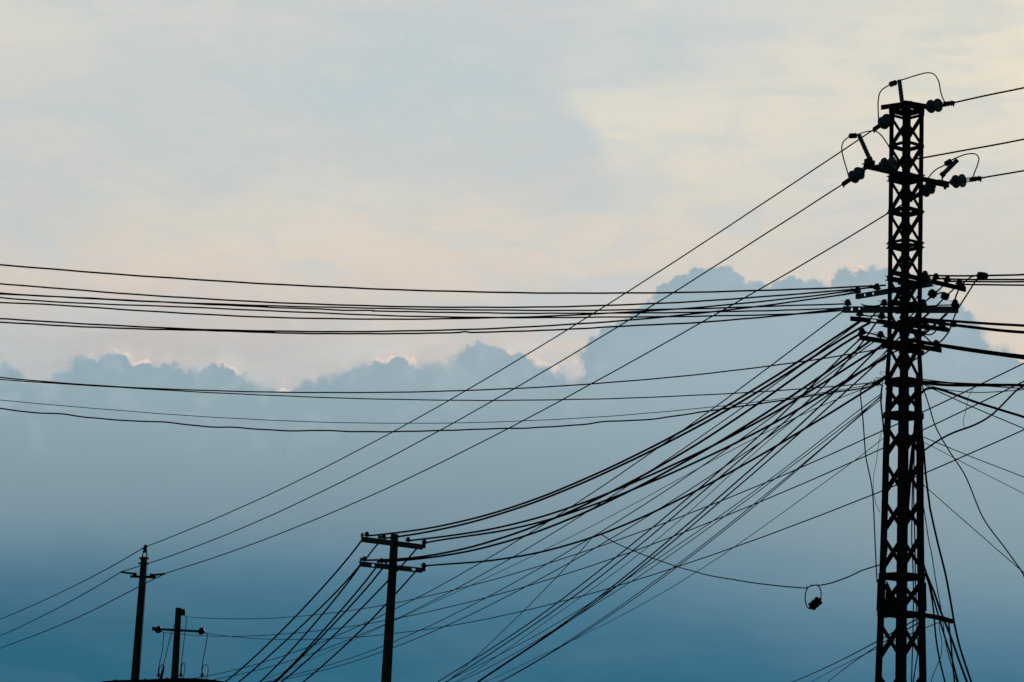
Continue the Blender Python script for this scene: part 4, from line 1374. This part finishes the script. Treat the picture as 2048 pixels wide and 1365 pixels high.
o = wire("cable", "S-shaped cable swooping from the tower's right leg up to the right edge", "cable", GC, 3.4, 40.7, 38.5, [(1838, 912), (1843, 906.5), (1854, 897), (1879, 880), (1909, 865), (1951, 849.6), (1981, 832), (2008.6, 806), (2022, 792), (2033.5, 781), (2048, 772)], 0, e1=400)
b = MB()
b.tube([at(x, y, 40.2) for x, y in catmull([(1929.5, 857), (1926.5, 847), (1927.5, 838), (1931.4, 822), (1934, 808), (1936, 795), (1942, 786), (1946, 776)], 4)], .0045, 6)
part("loose_strand", b, 'bare', o)
wire("telephone_wire", "upper of two straight thin wires sloping down-right from the tower's right leg", "wire", GC, 1.7, 40.7, 38, [(1842, 872.5), (1889, 892), (1960, 920.5), (2048, 954.7)], 2, e1=400)
wire("telephone_wire", "lower, fainter of two straight thin wires sloping down-right from the tower's right leg", "wire", GC, 1.2, 40.7, 38, [(1842, 882), (1914, 919), (1980, 953.5), (2048, 988)], 2, e1=400, mat='bare')
wire("telephone_wire", "slack wavy wire falling from the clamp across the lower right to the right edge", "wire", GC, 2.2, 40.6, 37.5, [(1843, 768), (1856.7, 807), (1871.6, 854.6), (1896.5, 899.4), (1929, 949), (1951, 1001.5), (1961, 1026), (1976, 1052), (2008.6, 1094.7), (2041, 1139.6), (2048, 1153)], 0, e1=300)
wire("telephone_wire", "hair-thin wire from a curl on the tower's right leg falling to the lower right edge", "wire", GC, 1.4, 40.6, 37.5, [(1838, 961), (1846, 968), (1850, 974), (1857, 979), (1909, 1025), (1949, 1060), (2008.6, 1112), (2048, 1146)], 0, e1=300, mat='bare')

# cables hanging beside the tower's right leg
GV = "cables hanging down along the tower's right side"
for lab, w, d0, d1, pts in [
    ("outermost thick cable hanging right of the tower, past the support bar's tip", 3.6, 40.6, 40.0, [(1841, 862), (1845, 878), (1847.5, 900), (1851.7, 951.7), (1859, 1009), (1861.7, 1025), (1874, 1080), (1891.6, 1152), (1904, 1219), (1909, 1249), (1921, 1299), (1942.6, 1365)]),
    ("slim cable hanging right of the tower just inside the outermost one", 1.7, 40.6, 40.1, [(1843, 886), (1844.5, 940), (1844, 994), (1849, 1025), (1857, 1078), (1864, 1112), (1870, 1152), (1876.6, 1189), (1884, 1232), (1892, 1290), (1906, 1340), (1914, 1365)]),
    ("thick cable leaving the right leg at an angle and crossing the support bar", 3.8, 40.65, 40.1, [(1842, 1085), (1843.5, 1112), (1851.7, 1144.5), (1869, 1187), (1881.6, 1224), (1901.5, 1274), (1918, 1321), (1934, 1365)]),
    ("cable bowing nearest the right leg below the support bar", 3.0, 40.65, 40.3, [(1850, 1146), (1859, 1174), (1866.6, 1217), (1871.6, 1274), (1879, 1319), (1890, 1365)]),
    ("cable hanging between the bowed one and the angled one", 3.0, 40.65, 40.25, [(1851, 1146), (1864, 1187), (1874, 1222), (1884, 1256.6), (1901.5, 1311), (1916.5, 1365)]),
    ("short cable dropping vertically from the support bar", 2.9, 40.6, 40.3, [(1897, 1240), (1899, 1261.6), (1903, 1299), (1905, 1324), (1909, 1365)]),
    ("thin bluish stray wire curling below the support bar", 1.3, 40.7, 40.7, [(1879, 1242), (1878.5, 1258), (1881.5, 1272), (1884, 1288), (1882, 1312), (1872, 1337), (1864, 1356), (1862, 1372)]),
    ("thick taped cable bundle strapped to the tower's right leg", 9.0, 40.86, 40.86, [(1838, 772), (1836.5, 830), (1838, 880), (1841.5, 930), (1842.5, 990), (1843, 1060), (1843.5, 1120)]),
    ("cable slanting inside the tower from the right leg to the near corner", 7.0, 40.85, 40.6, [(1833, 776), (1832, 830), (1830.5, 860), (1824, 915), (1819, 964), (1815, 1010), (1811.5, 1064), (1810, 1110)]),
    ("slim cable hanging inside the tower's right half, left of its twin", 2.2, 41.0, 40.9, [(1824, 900), (1825, 960), (1824, 1020), (1823.5, 1080), (1826, 1140), (1827, 1200), (1826, 1260), (1824.5, 1310), (1823, 1368)]),
    ("slim cable hanging inside the tower's right half, swinging left at the foot", 2.2, 41.05, 40.9, [(1829, 880), (1828, 940), (1827.5, 1010), (1830, 1090), (1830.5, 1150), (1833, 1210), (1834, 1260), (1836, 1300), (1830, 1340), (1826, 1368)]),
    ("slim cable hanging inside the tower's left half, crossing a brace", 1.7, 41.0, 40.9, [(1771, 1060), (1773, 1076), (1775, 1090), (1773, 1110), (1769, 1130), (1768, 1150)]),
]:
    wire("cable", lab, "cable", GV, w, d0, d1, pts, 0, e1=200 if pts[-1][1] > 1360 else 0, drop=True, wob=0)

# loose wires left of the tower
wire("telephone_wire", "loose wire hooking out left of the tower's clamp and hanging to the splice sleeve", "wire", None, 2.2, 40.9, 40.8,
     [(1762, 764), (1748, 765.5), (1734.6, 768.6), (1727, 773), (1722.5, 780), (1721, 790), (1723, 812), (1726, 840), (1728.5, 875), (1731, 909), (1734.6, 929), (1742, 964), (1745.5, 990), (1747.6, 1025), (1750, 1080), (1752, 1124.6), (1754, 1165)], 0, drop=True, wob=0)
wire("telephone_wire", "faint stray wire bowing left of the tower's leg behind the loose hook", "wire", None, .9, 40.95, 40.95,
     [(1764, 858), (1759, 880), (1755, 905), (1752, 929), (1747, 954), (1747, 985), (1752, 1008), (1760, 1026)], 0, drop=True, wob=0, mat='bare')
wire("cable", "short cable bulging out beside the tower's left leg below the clamp", "cable", None, 3.0, 40.9, 40.9,
     [(1765, 770), (1762.5, 785), (1761.8, 802), (1764, 827), (1766, 845), (1768, 870)], 0, drop=True, wob=0)

# the tangle of cut ends at the clamp
b = MB()
for q in range(26):
    x, y = 1766 - random.random() ** 1.4 * 26, 769 - random.random() * 9
    p = [(x, y)]
    an = random.random() * 6.28
    turn = random.choice((-.9, .9))
    for i in range(random.randint(2, 5)):
        an += turn + random.uniform(-.5, .5)
        p.append((p[-1][0] + math.cos(an) * 2.6, p[-1][1] + math.sin(an) * 1.8))
    b.tube([at(u, v, 40.85) for u, v in catmull(p, 1.2)], .0035 if q % 3 else .008, 5)
for p in ([(1770, 745), (1762, 744), (1760, 748), (1766, 750)], [(1762, 755), (1752, 756), (1748, 760), (1754, 762)], [(1770, 757), (1756, 764), (1744, 766), (1738, 768)],
          [(1772, 762), (1760, 772), (1753, 771), (1750, 766)], [(1768, 752), (1760, 759), (1750, 765), (1741, 763)]):
    b.tube([at(u, v, 40.8) for u, v in catmull(p, 1.5)], .0045, 6)
b.tube([at(u, v, 40.82) for u, v in catmull([(1774, 752), (1764, 759), (1753, 766), (1744, 773)], 1.5)], [.03, .032, .03, .022][0], 8)
solo("wire_tangle", b, 'rubber', "tangle of curled cut wire ends at the clamp on the tower's left leg", "wire")

# jumpers and connector boxes between the low-voltage arms
GJ = "short jumpers between the tower's low-voltage arms"
o = wire("jumper_wire", "long jumper curving from the right connector box down to the lowest arm", "wire", GJ, 3.0, 40.9, 40.6,
         [(1960, 556), (1951, 563), (1935, 588), (1916.5, 617), (1909, 633), (1904, 647), (1899, 661), (1891.6, 672), (1884, 681), (1876.6, 686), (1866, 688)], 0, drop=True, wob=0)
wire("jumper_wire", "short arc linking the right connector box with the end insulator of the upper arm", "wire", GJ, 2.8, 40.9, 'L2',
     [(1957, 551.5), (1948, 552.5), (1941, 555), (1932, 562), (1925, 569.5)], 0, drop=True, wob=0)
o = wire("jumper_wire", "jumper with a round connector box close to the tower's right leg", "wire", GJ, 3.0, 'L2', 40.6,
         [(1890, 567), (1883, 575.5), (1873, 584), (1860, 595), (1850, 604), (1836, 612), (1822, 618)], 0, drop=True, wob=0)
connector(o, 1865, 588, interp_depth('L2', 1880) - .1, 15, 16, .6, 2)
o = wire("jumper_wire", "jumper with a round connector box farther from the tower's right leg", "wire", GJ, 3.0, 'L2', 40.6,
         [(1912, 573), (1904, 582), (1893, 592), (1884, 601), (1876, 609), (1861, 624), (1846, 638), (1830, 650), (1812, 664)], 0, drop=True, wob=0)
connector(o, 1890, 593, interp_depth('L2', 1895) - .1, 14, 15, .4, 2)
wire("jumper_wire", "short jumper arching between the two round connector boxes", "wire", GJ, 2.6, 40.9, 40.8,
     [(1889, 585.5), (1882, 586), (1874, 589), (1863, 594.5), (1852, 602), (1844, 609)], 0, drop=True, wob=0)
wire("jumper_wire", "jumper dropping from the upper arm's end past the widest arm's right tip", "wire", GJ, 2.8, 'L2', 40.6,
     [(1918, 579), (1913, 590), (1906, 609), (1896, 626), (1886, 636), (1872, 647), (1856, 658), (1840, 668), (1826, 678)], 0, drop=True, wob=0)
wire("jumper_wire", "jumper slanting between the widest arm and the fourth arm, right of the tower", "wire", GJ, 2.7, 40.6, 40.6,
     [(1880, 606), (1866, 617), (1855, 628), (1845, 637), (1830, 648), (1815, 660)], 0, drop=True, wob=0)
wire("jumper_wire", "small hanging loop of cable under the fourth arm's right half", "wire", GJ, 2.6, 40.6, 40.6,
     [(1874, 658), (1870, 664), (1864, 669), (1857, 670), (1850, 668.5), (1838, 664)], 0, drop=True, wob=0)
wire("jumper_wire", "jumper slanting from the fourth arm's right end back to the leg", "wire", GJ, 4.0, 40.6, 40.6,
     [(1892, 628), (1880, 640), (1868, 652), (1854, 664), (1840, 674), (1824, 686)], 0, drop=True, wob=0)
wire("jumper_wire", "short jumper running down-right to meet the lowest arm's insulator", "wire", GJ, 2.6, 40.6, 40.6,
     [(1838, 664), (1846, 670), (1856, 679), (1864, 686.5), (1870, 690)], 0, drop=True, wob=0)
wire("jumper_wire", "short jumper slanting from the lowest arm's right half back under the leg", "wire", GJ, 2.8, 40.6, 40.6,
     [(1860, 700), (1850, 707), (1840, 713), (1826, 722)], 0, drop=True, wob=0)
wire("jumper_wire", "jumper along the lower left arms, from its end insulator to the leg", "wire", GJ, 2.8, 'L5', 40.6,
     [(1728, 664), (1740, 667), (1752, 670), (1764, 673.5), (1778, 678)], 0, drop=True, wob=0)
wire("jumper_wire", "jumper along the fourth arm's left half, lying on its insulators", "wire", GJ, 2.6, 'L4', 40.6,
     [(1722, 632), (1730, 631), (1738, 633), (1750, 632), (1766, 633), (1782, 638)], 0, drop=True, wob=0)
wire("jumper_wire", "jumper lying along the widest arm's right half to its end insulator", "wire", GJ, 2.2, 'L3', 'L3',
     [(1846, 612), (1860, 612.5), (1880, 611), (1900, 610.5), (1910, 610)], 0, drop=True, wob=0)
for lab, pts in (("jumper slanting through the tower from the widest arm to the left cables, upper one", [(1836, 618), (1820, 634), (1802, 652), (1786, 668), (1768, 686)]),
                 ("jumper slanting through the tower from the fourth arm to the left cables, middle one", [(1838, 642), (1818, 656), (1798, 676), (1782, 692), (1766, 710)]),
                 ("jumper slanting through the tower from the lowest arm to the left cables, lower one", [(1838, 668), (1820, 684), (1800, 700), (1784, 706), (1764, 720)]),
                 ("short jumper rising inside the tower between the upper slanting arm and the widest arm", [(1838, 590), (1826, 604), (1812, 616), (1800, 626)]),
                 ("short jumper on the left cutting from the widest arm's underside to the lowest arm", [(1752, 625), (1744, 634), (1738, 641)])):
    wire("jumper_wire", lab, "wire", GJ, 2.8, 40.95, 40.95, pts, 0, drop=True, wob=0)

# thin wires tied low on the tower, running away to the lower left
GX = "thin wires tied low on the tower and running away to the bottom edge"
wire("service_wire", "thin wire tied low on the tower, uppermost of three reaching the bottom edge", "wire", GX, 2.5, 40.95, 75, [(1836, 1237), (1794, 1260), (1750, 1286), (1640, 1341), (1575, 1368)], 3, e1=130, mat='bare')
wire("service_wire", "thin wire tied low on the tower, crossing the other two steeply", "wire", GX, 2.4, 40.95, 75, [(1838, 1246), (1800, 1267), (1750, 1295), (1700, 1330), (1655, 1365)], 3, e1=130, mat='bare')
wire("service_wire", "thin wire tied to the support bar, lowest and longest of three", "wire", GX, 1.7, 40.65, 75, [(1884, 1243), (1852, 1256), (1750, 1299), (1640, 1355), (1620, 1366)], 3, e1=130, mat='bare')

# helper property not needed in the finished scene
for o in bpy.data.objects:
    if "org" in o.keys():
        del o["org"]

# ------------------------------------------------------------------ render look
scene.view_settings.view_transform = 'Standard'
scene.view_settings.look = 'None'
scene.view_settings.exposure = 0
scene.view_settings.gamma = 1
scene.render.engine = 'CYCLES'
